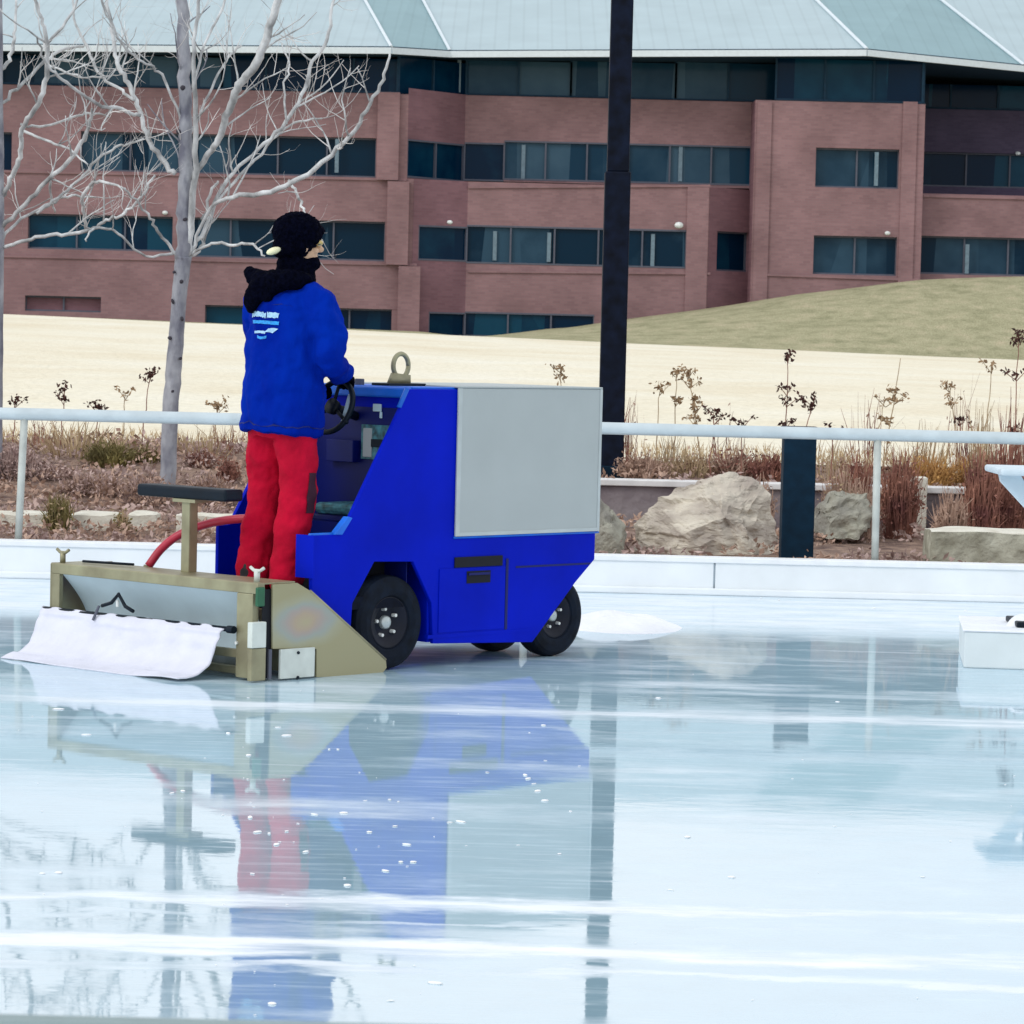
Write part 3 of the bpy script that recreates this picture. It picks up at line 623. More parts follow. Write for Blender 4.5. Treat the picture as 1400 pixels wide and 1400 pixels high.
# piers
for (px, y0, y1, w) in ((528, 122, 450, .9),):
    for k, (ya, yb, dx) in enumerate(((126, 246, 0), (248, 362, 13), (364, 460, 28))):
        a = loc(at(px+4+dx, ya, YA-.25)); b = loc(at(px+4+dx, yb, YA-.25))
        MB().box((a.x-.45, a.y-.05*k, b.z), (a.x+.45, a.y+.25, a.z)).build('pier', M['brick'], bld)
for px in (1046, 1103, 1245):
    a = loc(at(px, 139, YC-.08)); MB().box((a.x-.3, a.y, zG), (a.x+.3, a.y+.08, a.z)).build('pier', M['brick'], bld) if px != 1103 else None
a = loc(at(955, 256, YA+1.1)); MB().box((a.x-.45, a.y, zG), (a.x+.45, a.y+.1, a.z)).build('pier', M['brick'], bld)
# pale columns seen behind the glass / mullions
for (px, y0, y1, Y) in ((716, 198, 246, YBk), (931, 200, 248, YBk), (677, 316, 356, YA+1.2), (751, 318, 358, YA+1.2), (893, 320, 368, YA+1.2), (461, 190, 236, YA), (1155, 85, 132, YC+.4), (725, 88, 130, YBk+.35), (1199, 208, 254, YC), (1323, 334, 374, YC+.9), (628, 82, 126, YBk)):
    a = loc(at(px, y0, Y)); b = loc(at(px, y1, Y)); MB().box((a.x-.08, a.y+.03, b.z), (a.x+.08, a.y+.10, a.z)).build('column', M['mullion'], bld)
# wall lights
for (px, py, Y) in ((615, 304, YA+.6), (928, 308, YA+1.1), (1213, 319, YC-.1), (1391, 210, YD), (226, 291, YA)):
    a = loc(at(px, py, Y)); s_ = .14 if px == 928 else .09
    MB().ell((a.x, a.y-.1, a.z), (s_*1.4, .1, s_), 10).build('wall_light', M['lampglow'], bld, smooth=True)
# roof
ev = [(-700, 52, 136.5), (0, 62, 136.5), (535, 66, 136.5), (615, 71, 139.4), (1185, 69, 137.0), (1400, 91, 141.0), (1650, 118, 146)]
evp = [loc(at(a, b, Y)) for a, b, Y in ev]
up_ = [(-700, 152), (-60, 152), (488, 152), (568, 153), (1096, 152), (1262, 153), (1560, 158)]
upp = []
for i, (px, Y) in enumerate(up_):
    p = loc(at(px, -18, Y)); upp.append(p)
rd = [Vector((p.x*1.0+(2 if i < 4 else -1), p.y+9, p.z+3.2)) for i, p in enumerate(upp)]
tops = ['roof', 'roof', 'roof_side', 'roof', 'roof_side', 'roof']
for i in range(len(evp)-1):
    e0, e1, t0, t1 = evp[i], evp[i+1], upp[i], upp[i+1]
    # push the eave outward slightly
    mb = MB().add([e0, e1, t1, t0], [(0, 1, 2, 3)])
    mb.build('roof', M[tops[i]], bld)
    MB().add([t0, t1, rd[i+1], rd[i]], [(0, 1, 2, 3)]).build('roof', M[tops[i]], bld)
    d = e1-e0; n_ = Vector((d.y, -d.x, 0)).normalized()
    MB().obox((e0+e1)/2+Vector((0, 0, -.10))+n_*.03, d/2, n_*.06, Vector((0, 0, .13))).build('fascia', M['fascia'], bld)
    MB().obox((e0+e1)/2+Vector((0, 0, .045)), d/2, n_*.05, Vector((0, 0, .03))).build('gutter', M['soffit'], bld)
    MB().add([e0+Vector((0, 0, -.2)), e1+Vector((0, 0, -.2)), Vector((e1.x, 9, e1.z-.1)), Vector((e0.x, 9, e0.z-.1))], [(0, 1, 2, 3)]).build('soffit', M['soffit'], bld)
for i in (2, 3, 4, 5):      # hip flashings
    e0, t0 = evp[i], upp[i]; MB().tube([e0+Vector((0, -.03, .06)), t0+Vector((0, -.03, .06))], .07, 6).build('hip_cap', M['fascia'], bld)
for i in range(len(evp)-1): pass
MB().add([Vector((evp[0].x, 9, 0)), Vector((evp[-1].x, 9, 0)), Vector((evp[-1].x, 9, 14)), Vector((evp[0].x, 9, 14))], [(0, 1, 2, 3)]).build('inner_wall', M['dark'], bld)
tw = loc(at(1310, -2, 165)); MB().box((tw.x-2.5, 24, 10), (tw.x+2.2, 27, tw.z)).build('roof_vent', M['frame'], bld)

# ------------------------------------------------------------------ trees
def tube_px(mb, pts, Y0, Y1, kr=1, n=6, jit=0, org=None, rnd=random):
    """pts: (px,py,half width px)"""
    out = []; rad = []
    for i, (a, b, h) in enumerate(pts):
        t = i/(len(pts)-1); Y = Y0+(Y1-Y0)*t; out.append(at(a, b, Y)); rad.append(h*Y/F*kr)
    # Catmull-Rom smoothing
    P = [out[0]]+out+[out[-1]]; R = [rad[0]]+rad+[rad[-1]]; sp, sr = [], []
    for i in range(1, len(P)-2):
        for k in range(5):
            t = k/5; a, b, c, d = P[i-1], P[i], P[i+1], P[i+2]
            p = .5*((2*b)+(c-a)*t+(2*a-5*b+4*c-d)*t*t+(-a+3*b-3*c+d)*t**3)
            if jit and (i > 1 or k): p = p+Vector((rnd.gauss(0, 1), rnd.gauss(0, 1), rnd.gauss(0, 1)))*jit
            sp.append(p); sr.append(R[i]+(R[i+1]-R[i])*t)
    sp.append(out[-1]); sr.append(rad[-1])
    mb.tube([p-org for p in sp], sr, n)
    return sp, sr
def twigs(mb, mbb, sp, sr, org, rnd, dens, Lm=.55, lvl=0, crook=.25):
    tot = sum((b-a).length for a, b in zip(sp, sp[1:]))
    for _ in range(int(tot*dens)+1):
        i = rnd.randrange(max(1, len(sp)//5), len(sp)-1); p = sp[i]; d = (sp[i+1]-sp[i-1]).normalized()
        side = Vector((rnd.gauss(0, 1), rnd.gauss(0, .8), rnd.gauss(.35, .7))); side = (side-d*side.dot(d)).normalized()
        v = (d*rnd.uniform(.5, 1.1)+side*rnd.uniform(.6, 1.1)).normalized(); L = Lm*rnd.uniform(.45, 1.2); nseg = 7; q = [p]; c = Vector(p)
        for k in range(nseg):
            v = (v+Vector((rnd.gauss(0, crook), rnd.gauss(0, crook), rnd.gauss(.10, crook)))*.5).normalized(); c = c+v*L/nseg; q.append(Vector(c))
        r0 = min(sr[i]*.55, .0085 if lvl == 0 else .0048); rr = [r0*(1-.6*k/nseg) for k in range(nseg+1)]
        (mb if lvl == 0 else mbb).tube([x-org for x in q], rr, 5)
        if lvl < 2: twigs(mbb, mbb, q, rr, org, rnd, (4.6, 3.6)[lvl], Lm*.6, lvl+1, crook)
def tree(name, base, trunk, limbs, YT, label, seed, knots=(), dens=3.2):
    rnd = random.Random(seed); org = at(*base, YT); org.z -= .15
    t = empty(name, org, label, 'tree'); tm = MB(); tube_px(tm, trunk, YT, YT, .88, 14, .002, org, rnd)
    tk = tm.build('trunk', M['bark_trunk'], t, smooth=True)
    kb = MB()
    for (a, b) in knots:
        q = at(a, b, YT-.052)-org; kb.ell(q, (.010+.012*rnd.random(), .014, .012+.010*rnd.random()), 8, Matrix.Rotation(rnd.uniform(-.6, .6), 3, 'Y'))
    if knots: kb.build('knot', M['knot'], tk, smooth=True)
    tg2 = MB()
    for L in limbs:
        lm = MB(); dy, pts = L; sp, sr = tube_px(lm, pts, YT, YT+dy, .8 if pts[0][2] < 10 else 1, 8, .006, org, rnd)
        twigs(lm, tg2, sp, sr, org, rnd, dens); lm.build('limb', M['bark_trunk' if pts[0][2] >= 10 else 'bark'], t, smooth=True)
    tag(tg2.build('twigs', M['twig'], t), kind='stuff')
limbs1 = [
 (.0, [(250,356,11),(252,300,10.5),(253,250,9.5),(254,170,9),(252,90,8.5),(249,0,8),(246,-160,6),(240,-400,3)]),
 (-.3, [(256,350,6),(264,290,6),(268,220,5),(267,150,4.5),(264,80,3.5),(270,20,3),(285,-60,2)]),
 (-.9, [(262,245,4.5),(282,215,5),(300,190,5.5),(312,150,6.5),(328,115,7),(350,85,7.5),(366,45,7),(380,0,6.5),(398,-80,5),(420,-200,3)]),
 (.7, [(262,340,4),(283,305,3.5),(305,255,3.5),(345,212,3.2),(385,175,3.5),(412,130,3.4),(428,85,3.2),(447,55,3),(455,0,2.4),(462,-60,1.5)]),
 (-.8, [(262,345,3),(288,285,3),(318,270,4),(370,262,4.5),(420,238,4.3),(470,195,3.8),(500,150,3.4),(522,110,2.8),(533,74,2)]),
 (.4, [(255,352,3.5),(275,338,3),(283,300,2.6),(288,262,2.6),(298,248,2)]),
 (-.5, [(262,348,2.6),(284,334,2.6),(318,336,2.6),(344,334,2.4),(362,350,1.6)]),
 (-.6, [(395,247,2.6),(408,268,2.4),(414,284,2),(419,297,1.5)]),
 (.9, [(275,300,2.4),(320,250,2.6),(365,200,2.4),(402,168,2),(440,162,1.4)]),
 (.5, [(240,238,4.5),(218,215,4.5),(200,182,4.2),(190,150,4),(178,118,4.2),(163,92,4),(156,62,3.6),(150,20,3),(140,-60,2)]),
 (-.4, [(243,350,3),(222,325,2.6),(208,302,2.4),(190,280,2),(165,255,1.6)]),
 (-.7, [(192,158,3.2),(160,148,3.4),(135,143,3.2),(108,125,2.8),(80,105,2.6),(60,80,2),(50,50,1.6)]),
 (.8, [(184,136,2.8),(160,120,2.6),(135,100,2.8),(118,62,2.4),(105,35,2),(95,-20,1.5)]),
 (.3, [(215,225,2.6),(232,220,2.2),(200,200,1.8)]) if False else (.3, [(250,205,2.6),(268,168,2.4),(290,120,2.2),(312,80,2),(330,62,1.6)]),
 (.6, [(262,120,2.4),(280,60,2.2),(305,10,2),(318,-40,1.6)]),
 (-.5, [(250,170,2),(225,108,2.4),(205,90,2),(178,72,2.2),(150,30,2),(138,-10,1.5)]),
 (.5, [(392,170,2),(388,120,1.8),(395,90,1.6),(385,60,1.2)]),
 (-.7, [(240,345,2.6),(200,352,2),(160,318,2.2),(130,312,2.2),(118,330,1.2)]),
]
tree('bare_tree', (228, 712), [(226,730,14),(230,640,12.5),(233,560,12.5),(238,500,12.5),(243,430,11.5),(247,385,12),(251,350,13)], limbs1, 25.2,
     'bare pale young tree with mottled trunk standing left of the person', 11, [(236,412),(249,436),(247,490),(232,462),(236,535),(248,385),(238,372),(253,300),(244,180),(250,120)], 2.1)
limbs2 = [
 (-.4, [(0,312,4),(30,285,4),(62,250,4),(92,222,4),(112,195,3.8),(122,172,3),(126,148,2)]),
 (-.7, [(3,268,4),(12,250,4.2),(24,225,4.4),(28,195,4),(32,172,4.2),(48,150,4.4),(60,120,4.4),(65,85,4.2),(64,55,3.6),(56,25,3),(40,-20,2.4)]),
 (.6, [(-2,145,3),(30,115,3),(62,82,3),(90,66,2.6),(115,62,1.8)]),
 (-.5, [(6,338,3.4),(30,330,3.2),(62,322,3.2),(100,320,3.2),(128,312,3),(146,300,3),(170,292,2.6),(192,270,2.2),(212,240,2)]),
 (.4, [(-3,95,3.4),(8,90,3.2),(18,65,3.2),(20,40,2.4),(22,0,2)]),
 (-.6, [(118,314,2.8),(115,290,3),(113,270,3.2),(125,252,3.2),(145,249,2.6),(172,258,1.6)]),
 (.5, [(50,292,2.6),(80,270,2.6),(110,245,2.4),(135,215,2.2),(165,200,2),(196,190,1.6)]),
 (.8, [(-2,330,3),(30,300,2.6),(70,278,2.6),(98,268,2.2),(130,270,1.6)]),
 (.3, [(68,245,2.4),(70,270,2),(75,290,1.6)]),
 (-.3, [(30,178,2.6),(70,195,2.2),(95,205,2),(120,225,1.5)]),
 (.7, [(28,170,2.2),(60,172,2.2),(100,160,2.2),(125,155,1.8),(150,160,1.3)]),
 (.2, [(64,60,2.6),(90,30,2.4),(110,-10,2),(125,-60,1.5)]),
 (-.3, [(62,85,2),(90,100,2),(125,106,1.8),(150,104,1.2)]),
]
tree('bare_tree', (-8, 712), [(-12,730,15),(-8,600,13),(-6,450,12),(-4,300,11),(-4,150,10),(-5,0,9),(-8,-200,6)], limbs2, 25.6,
     'bare tree cut off by the left edge with trunk barely in view', 23, (), 2.4)

# ------------------------------------------------------------------ dried plants
PL = []
def seedhead(mb, c, r, rnd, n=10):
    for _ in range(n):
        d = Vector((rnd.gauss(0, 1), rnd.gauss(0, 1), rnd.gauss(0, .8)))*r*.6; p = c+d; a = Vector((rnd.gauss(0, 1), rnd.gauss(0, 1), rnd.gauss(0, 1))).normalized()*r*rnd.uniform(.4, .9)
        b = a.cross(Vector((rnd.gauss(0, 1), rnd.gauss(0, 1), rnd.gauss(0, 1)))).normalized()*r*rnd.uniform(.2, .45)
        mb.add([p-a, p+b, p+a, p-b], [(0, 1, 2, 3)])
def stem_plant(px, ytop, Y, label, heads, seed, tan=False, lean=0, spread=1):
    """one tall dried stalk; heads = photo y positions of its seed clusters"""
    rnd = random.Random(seed); Y = 27.3+.4*rnd.random() if px < 400 else Y+1.4; top = at(px, ytop, Y); base = Vector((top.x-lean, Y, bed_h(top.x, Y)))
    r = empty('dried_stalk', base, label, 'dried plant', group=None); st = MB(); hd = MB(); nS = 8; pts = []
    for k in range(nS+1):
        t = k/nS; pts.append(Vector((lean*t**1.3+rnd.gauss(0, .006), rnd.gauss(0, .006), (top.z-base.z)*t)))
    st.tube(pts, [.006-.003*k/nS for k in range(nS+1)], 5)
    for hy in heads:
        hd = MB()
        hz_ = at(px, hy, Y).z-base.z; t = max(0, min(1, hz_/(top.z-base.z))); c = Vector((lean*t**1.3, 0, hz_))
        for _ in range(2):
            e = c+Vector((rnd.uniform(-1, 1)*.085*spread, rnd.uniform(-.05, .05), rnd.uniform(.0, .05))); st.tube([c-Vector((0, 0, .05)), e], [.0035, .0025], 4); seedhead(hd, e, .028, rnd, 9)
        seedhead(hd, c, .034, rnd, 14); hd.build('seed_head', M['head_tan' if tan else 'head'], r, recalc=False)
    st.build('stem', M['stem_tan' if tan else 'stem_red'], r, smooth=True)
sp_ = [
 (1077,486,24.4,'tall dried stalk rising directly above the dark bollard',(490,532,548,578),0,0),
 (1112,545,24.2,'dark seed head stalk just right of the bollard top',(548,556),0,.1),
 (1140,585,24.2,'short dark seed cluster touching the rail right of the bollard',(588,),0,.02),
 (1232,490,24.9,'tall thin dried stalk between bollard and right rail post',(535,545,575,600),1,.12),
 (1212,545,24.6,'leaning tan stalk with one seed head left of the right rail post',(548,),1,.15),
 (1312,572,24.3,'single dark seed pod stalk right of the right rail post',(574,),0,-.06),
 (1356,500,24.6,'thin stalk with a dark tip left of the tallest right hand stalk',(502,),1,.03),
 (1392,456,24.2,'tallest reddish stalk at the right edge of the photo',(458,466,512,590),0,.0),
 (1298,525,24.9,'pale curved stalk above the golden grass clump',(528,550),1,-.1),
 (902,530,24.6,'forked pale stalk right of the lamp post',(532,),1,.02),
 (924,510,24.8,'tan stalk with round seed cluster right of the forked stalk',(512,548),1,.0),
 (940,508,24.6,'long leaning tan stalk above the boulder',(510,522,545,560,575),1,-.14),
 (978,558,24.4,'rusty seed head stalk above the top of the large boulder',(562,572),0,.03),
 (1014,577,24.3,'reddish seed head poking just over the rail left of the bollard',(578,588),0,.0),
 (768,500,25.2,'small pale dried plant seen over the machine left of the lamp post',(502,515),1,.0),
 (205,508,24.0,'dark seed heads immediately left of the tree trunk above the rail',(510,516),0,.05),
 (88,530,24.2,'dark seed cluster stalk over the rail near the left rail post',(532,545),0,.02),
 (20,548,24.2,'small dark seed head between left edge and left rail post',(550,),0,.0),
 (298,550,24.2,'small tan seed head right of the tree trunk over the rail',(553,558),1,.02),
 (172,536,24.4,'tiny seed head on a thin stalk midway left of the tree trunk',(538,),1,.02),
 (136,552,24.0,'low dark seed clump just touching the left rail',(554,558),0,.02),
]
for i, (px, yt, Y, lb, hs, tan, lean) in enumerate(sp_): stem_plant(px, yt, Y, lb, hs, 50+i, bool(tan), lean)
def clump(px, ytop, Y, wpx, mt, label, seed, n=260, upright=.35, name='grass_clump', leaves=0, lm=None, w=.006):
    rnd = random.Random(seed); top = at(px, ytop, Y); zb = (bed_h(top.x, Y)+(.0 if Y < 28 else 0)); base = Vector((top.x, Y, zb-.02)); r = empty(name, base, label, 'dried plant')
    H = top.z-zb; W = wpx*Y/F/2; mb = MB(); lf = MB()
    for _ in range(n):
        a = rnd.uniform(0, 2*math.pi); rr = math.sqrt(rnd.random()); h = H*rnd.uniform(.45, 1.03)*(1-.35*rr*rr)
        p0 = Vector((math.cos(a)*W*.45*rr, math.sin(a)*W*.35*rr, 0)); tip = Vector((math.cos(a)*W*rr*(1-upright*.3), math.sin(a)*W*rr*.6, h)); mid = p0*.5+tip*.5+Vector((0, 0, h*.12))+Vector((rnd.gauss(0, 1), rnd.gauss(0, 1), 0))*.02
        if rnd.random() < .5: tip += Vector((rnd.gauss(0, .04), rnd.gauss(0, .04), -rnd.random()*.05))
        b = Vector((math.cos(a+1.2), math.sin(a+1.2), 0)) if abs(math.cos(a+1.2)) > .3 else Vector((1, 0, 0)); b *= w*rnd.uniform(.5, 1.2)
        mb.add([p0-b, p0+b, mid+b*.9, mid-b*.9, tip+b*.3, tip-b*.3], [(0, 1, 2, 3), (3, 2, 4, 5)])
        if leaves:
            for _k in range(leaves):
                t = rnd.random(); c = p0.lerp(mid, t*2) if t < .5 else mid.lerp(tip, t*2-1); seedhead(lf, c+Vector((rnd.gauss(0, .02), rnd.gauss(0, .02), rnd.gauss(0, .02))), .025, rnd, 1)
    mb.build('stems', M[mt], r, recalc=False)
    if leaves: lf.build('leaves', M[lm or mt], r, recalc=False)
cl = [
 (1170,612,24.6,80,'stem_red','rust coloured dried shrub right of the bollard',420,.5,2,'stem_red'),
 (1232,600,24.3,80,'stem_red','dense rust shrub directly behind the right rail post',460,.6,2,'stem_red'),
 (1180,640,24.0,70,'leaf_brown','low brown twiggy plant between bollard and right rail post',260,.3,2,'leaf_brown'),
 (1275,612,25.6,90,'stem_gold','golden ornamental grass clump right of the right rail post',420,.4,1,'stem_gold'),
 (1325,612,25.8,60,'stem_gold','paler golden grass clump beside the dark red shrub',260,.5,1,'stem_tan'),
 (1375,608,24.4,110,'stem_red','dark red dried shrub behind the white pedestal table',620,.5,2,'stem_red'),
 (1385,520,24.8,90,'stem_red','tall reed like rusty stems at the right edge above the rail',150,.9,0,None),
 (1345,530,24.9,60,'stem_tan','upright straw coloured reeds near the right edge above the rail',110,.9,0,None),
 (880,612,25.8,90,'leaf_brown','low brown grass right of the lamp post base',320,.2,2,'leaf_brown'),
 (950,608,26.0,90,'stem_tan','straw tuft behind the large boulder',260,.4,1,'leaf_brown'),
 (1010,606,26.0,100,'leaf_brown','brown seed topped tuft behind boulder and bollard',380,.3,2,'stem_red'),
 (1055,610,25.8,80,'stem_red','rusty dried tuft hidden partly by the left of the bollard',360,.4,2,'stem_red'),
 (920,575,26.4,70,'stem_tan','sparse straw stems above the rail right of the lamp post',60,.8,0,None),
 (1130,570,26.2,120,'stem_tan','sparse pale stems over the rail right of the bollard',70,.8,0,None),
 (1260,560,26.4,160,'stem_tan','thin pale stems over the rail above the golden grass',90,.8,0,None),
 (150,592,26.2,90,'stem_olive','olive green grass clump left of the tree trunk below the rail',420,.4,1,'stem_olive'),
 (200,600,26.4,60,'stem_olive','smaller olive tuft touching the left side of the tree trunk',240,.4,1,'stem_tan'),
 (80,660,22.9,44,'stem_olive','ochre grass tuft between leftmost stone blocks',200,.5,1,'stem_tan'),
 (168,690,22.8,26,'stem_tan','small ochre tuft between stone blocks left of the trunk',120,.5,1,'stem_olive'),
 (22,600,25.6,80,'leaf_mauve','mauve brown shrub behind the left rail post',420,.3,3,'leaf_mauve'),
 (275,605,26.2,50,'stem_red','reddish upright shrub between tree trunk and person',260,.6,2,'leaf_mauve'),
 (312,618,25.6,34,'stem_red','small dark red shrub right beside the person left leg',160,.5,2,'stem_red'),
 (105,560,26.6,240,'stem_tan','sparse straw stems above the left rail',110,.8,0,None),
 (280,570,26.6,120,'stem_tan','sparse straw stems between tree trunk and person above the rail',60,.8,0,None),
]
cl += [
 (1345,600,24.0,70,'stem_red','tall rust shrub left of the pedestal table standing before the low wall',420,.5,2,'stem_red'),
 (1300,655,23.6,60,'leaf_brown','low brown bush just above the long limestone block',260,.3,2,'leaf_brown'),
 (1150,622,24.3,60,'leaf_brown','tan brown shrub touching the right side of the bollard',300,.4,2,'stem_tan'),
 (1040,640,24.4,50,'leaf_brown','small brown bush squeezed between large boulder and bollard',220,.4,2,'leaf_brown'),
 (60,628,25.6,120,'leaf_mauve','wide mauve shrub right of the left rail post',520,.2,3,'leaf_mauve'),
 (130,640,25.0,110,'leaf_brown','rounded brown shrub in front of the olive grass clump',480,.2,3,'leaf_mauve'),
 (200,640,24.6,90,'leaf_mauve','rounded mauve shrub directly left of the trunk base',420,.2,3,'leaf_brown'),
 (290,640,24.8,80,'leaf_brown','pale brown shrub above the seat between trunk and person',360,.2,3,'leaf_mauve'),
]
for i, (px, yt, Y, w_, mt, lb, n_, upr, lv, lm) in enumerate(cl): clump(px, yt, Y, w_, mt, lb, 200+i, n_, upr, 'dried_shrub' if lv > 1 else 'grass_clump', lv, lm, .006 if n_ > 100 else .004)
for i, (px, yt, w_, lb) in enumerate(((860, 520, 60, 'few thin brown stems just right of the lamp post above the rail'), (990, 545, 110, 'loose thin brown stems over the boulder above the rail'), (1190, 520, 110, 'loose brown stems left of the right rail post above the rail'), (1320, 500, 70, 'thin brown stems between golden grass and right edge above the rail'), (55, 545, 110, 'thin brown stems by the left rail post above the rail'), (310, 560, 70, 'thin brown stems just left of the person above the rail'))):
    clump(px, yt, 27.0, w_, 'stem_red', lb, 400+i, 34, .9, 'grass_clump', 1, 'leaf_brown', .0035)
# ground cover: mounds of brown dead leaves (nobody could count them)
gc = MB(); gc2 = MB(); rnd = random.Random(77)
for i in range(16000):
    X = rnd.uniform(-5.2, 5.0); Y = rnd.uniform(21.6, 27.8)
    if X > -.3 and (Y > 24.9 and rnd.random() < .5): continue
    k = noise.noise(Vector((X*1.6, Y*1.6, 2)))
    if X > 0 and k < 0 and Y < 25: continue
    z = bed_h(X, Y)+max(0, k)*.16*(1 if X < 0 else .5)+rnd.uniform(0, .05)
    seedhead(gc if noise.noise(Vector((X*.9, Y*.9, 8))) > 0 else gc2, Vector((X, Y, z)), rnd.uniform(.02, .05), rnd, 2)
tag(gc.build('ground_cover', M['leaf_brown'], recalc=False, weld=False), 'matted brown dead leaves and mulch covering the garden bed', 'ground cover', kind='stuff')
tag(gc2.build('ground_cover', M['leaf_mauve'], recalc=False, weld=False), 'mauve grey dried foliage mounds covering the garden bed', 'ground cover', kind='stuff')
# edge of the field: short pale stubble
gs = MB()
for i in range(5000):
    X = rnd.uniform(-6, 6); Y = 27.6+rnd.random()**2*3; z = field_h(X, max(Y, 27.9)) if Y > 27.9 else bed_h(X, Y); h = rnd.uniform(.03, .12)
    p = Vector((X, Y, z-.01)); t = p+Vector((rnd.gauss(0, .03), rnd.gauss(0, .02), h)); gs.add([p-Vector((.006, 0, 0)), p+Vector((.006, 0, 0)), t], [(0, 1, 2)])
tag(gs.build('dry_stubble', M['stem_tan'], recalc=False, weld=False), 'short pale straw stubble along the near edge of the dry field', 'grass', kind='stuff')

# ------------------------------------------------------------------ ice resurfacer
AH = math.radians(47.0); u_ = Vector((math.cos(AH), math.sin(AH), 0)); w_ = Vector((-math.sin(AH), math.cos(AH), 0)); VO = Vector((-.557, 15.82, 0))
V = empty('ice_resurfacer', VO, 'blue ice resurfacing machine with grey side panel and white towel dragging behind', 'ice resurfacer', AH)
def hit(px, py, n_, off):
    d = ray(px, py); t = ((VO+n_*off-CAM).dot(n_))/d.dot(n_); return CAM+d*t-VO
def S(px, py, w=0.): p = hit(px, py, w_, w); return (p.dot(u_), p.z)      # on a side plane  -> (t, z)
def RB(px, py, t=-.9): p = hit(px, py, u_, t); return (p.dot(w_), p.z)    # on a rear plane  -> (w, z)
W = .80
near = [S(*p) for p in ((560,528),(820,532),(813,765),(787,796),(728,878),(592,880),(590,825),(565,768),(512,768),(482,825),(479,872),(428,872),(425,732),(466,730),(474,716))]
near[0] = (near[0][0], 1.345); near[1] = (near[1][0], 1.345)
TX = near[1][0]
MB().prism(near, 0, .022).build('body_side', M['blue'], V, bevel=.004)
far = [(a, b) for a, b in near]; far[-4] = (S(440, 870)[0]+.04, near[-4][1]); far[-3] = (far[-4][0], near[-3][1]); 
MB().prism(far, W-.022, W).build('body_side', M['blue'], V, bevel=.004)
tw_ = .12
z_arch = .55
body = MB(); body.box((tw_, .023, z_arch), (TX-.003, W-.023, 1.338)); body.box((.26, .023, .12), (.95, W-.023, z_arch+.002))
body.box((-.30, .20, .18), (.30, W-.20, z_arch-.05))
body.build('body', M['blue'], V, bevel=.006)
MB().box((tw_-.004, .03, .36), (tw_-.001, W-.03, 1.25)).build('rear_bulkhead', M['blue_dark'], V)
MB().box((tw_-.03, .024, 1.30), (tw_+.30, W-.024, 1.352)).build('console_lip', M['blue_edge'], V, bevel=.01)
MB().box((tw_+.0, .02, 1.343), (TX, W, 1.355)).build('top_plate', M['blue_edge'], V, bevel=.004)
# edge highlights of the body, put in as lighter blue strips
def strip(name, pts, r_, mt, parent=V): return MB().tube(pts, r_, 8).build(name, mt, parent, smooth=True)
a, b = near[0], near[-1]
strip('edge_highlight', [(a[0]-.004, .012, a[1]), (a[0]+(b[0]-a[0])*.14, .012, a[1]+(b[1]-a[1])*.14)], .013, M['blue_edge'])
a, b = S(474, 712), S(458, 733)
MB().prism([S(474,706), S(480,708), S(466,731), S(455,731)], -.012, .024).build('step_gusset', M['blue_edge'], V, bevel=.003)
strip('step_edge', [(near[-3][0], .01, near[-3][1]), (near[-2][0], .01, near[-2][1])], .009, M['blue_edge'])
MB().box((near[-3][0], -.02, near[-3][1]-.20), (near[-3][0]+.012, .1, near[-3][1])).build('step_face', M['blue'], V)
# cab floor, tunnel, seat shelf
MB().box((near[-3][0]+.02, .024, .30), (tw_, W-.024, .36)).build('platform', M['black'], V)
fl = S(455, 655, .3)
MB().box((-.14, .03, .70), (tw_-.006, W*.55, .735)).build('shelf', M['blue_dark'], V, bevel=.01)
MB().box((-.155, .03, .735), (tw_-.03, W*.5, .79)).build('seat_pad', M['teal'], V, bevel=.02)
# instrument panel + label on the bulkhead
def bpanel(name, px0, py0, px1, py1, mt, d=.012):
    (wa, za), (wb, zb) = RB(px0, py0, tw_), RB(px1, py1, tw_); return MB().box((tw_-d, min(wa, wb), min(za, zb)), (tw_-.004, max(wa, wb), max(za, zb))).build(name, mt, V, bevel=.003)
bpanel('instrument_panel', 498, 580, 545, 630, M['teal'], .02); bpanel('gauge', 501, 585, 512, 625, M['grey_panel'], .023); bpanel('label', 512, 552, 523, 563, M['label_white'], .012)
bpanel('label', 521, 563, 524, 572, M['label_white'], .012); bpanel('control_box', 456, 600, 492, 632, M['blue_dark'], .05)
bpanel('switch_panel', 512, 600, 530, 612, M['seat'], .026)
# grey side panel, wraps the top and the front corner
gp = [S(627, 529, -.008), S(822, 533, -.008), S(816, 726, -.008), S(624, 726, -.008)]
gp[0] = (gp[0][0], 1.352); gp[1] = (TX+.012, 1.352); gp[2] = (TX+.012, gp[2][1]); gp[3] = (gp[0][0], gp[2][1])
MB().box((gp[0][0], -.008, gp[2][1]), (gp[1][0], -.001, gp[1][1])).build('side_panel', M['grey_panel'], V, bevel=.003)
MB().box((gp[0][0], -.012, 1.353), (gp[1][0], W+.012, 1.362)).build('hood_top', M['grey_panel'], V, bevel=.003)
MB().box((TX+.001, -.008, gp[2][1]), (TX+.012, W, 1.353)).build('front_panel', M['grey_panel'], V, bevel=.003)
gt = MB(); z0, t0, t1 = gp[2][1], gp[0][0], gp[1][0]
gt.box((t0, -.011, z0), (t0+.028, -.0082, 1.352)); gt.box((t0+.028, -.011, z0), (t1, -.0082, z0+.018)); gt.box((t1-.018, -.011, z0+.018), (t1, -.0082, 1.352)); gt.build('panel_trim', M['white_edge'], V)
strip('panel_edge', [(t0-.005, -.003, z0-.006), (t1, -.003, z0-.006)], .006, M['blue_edge'])
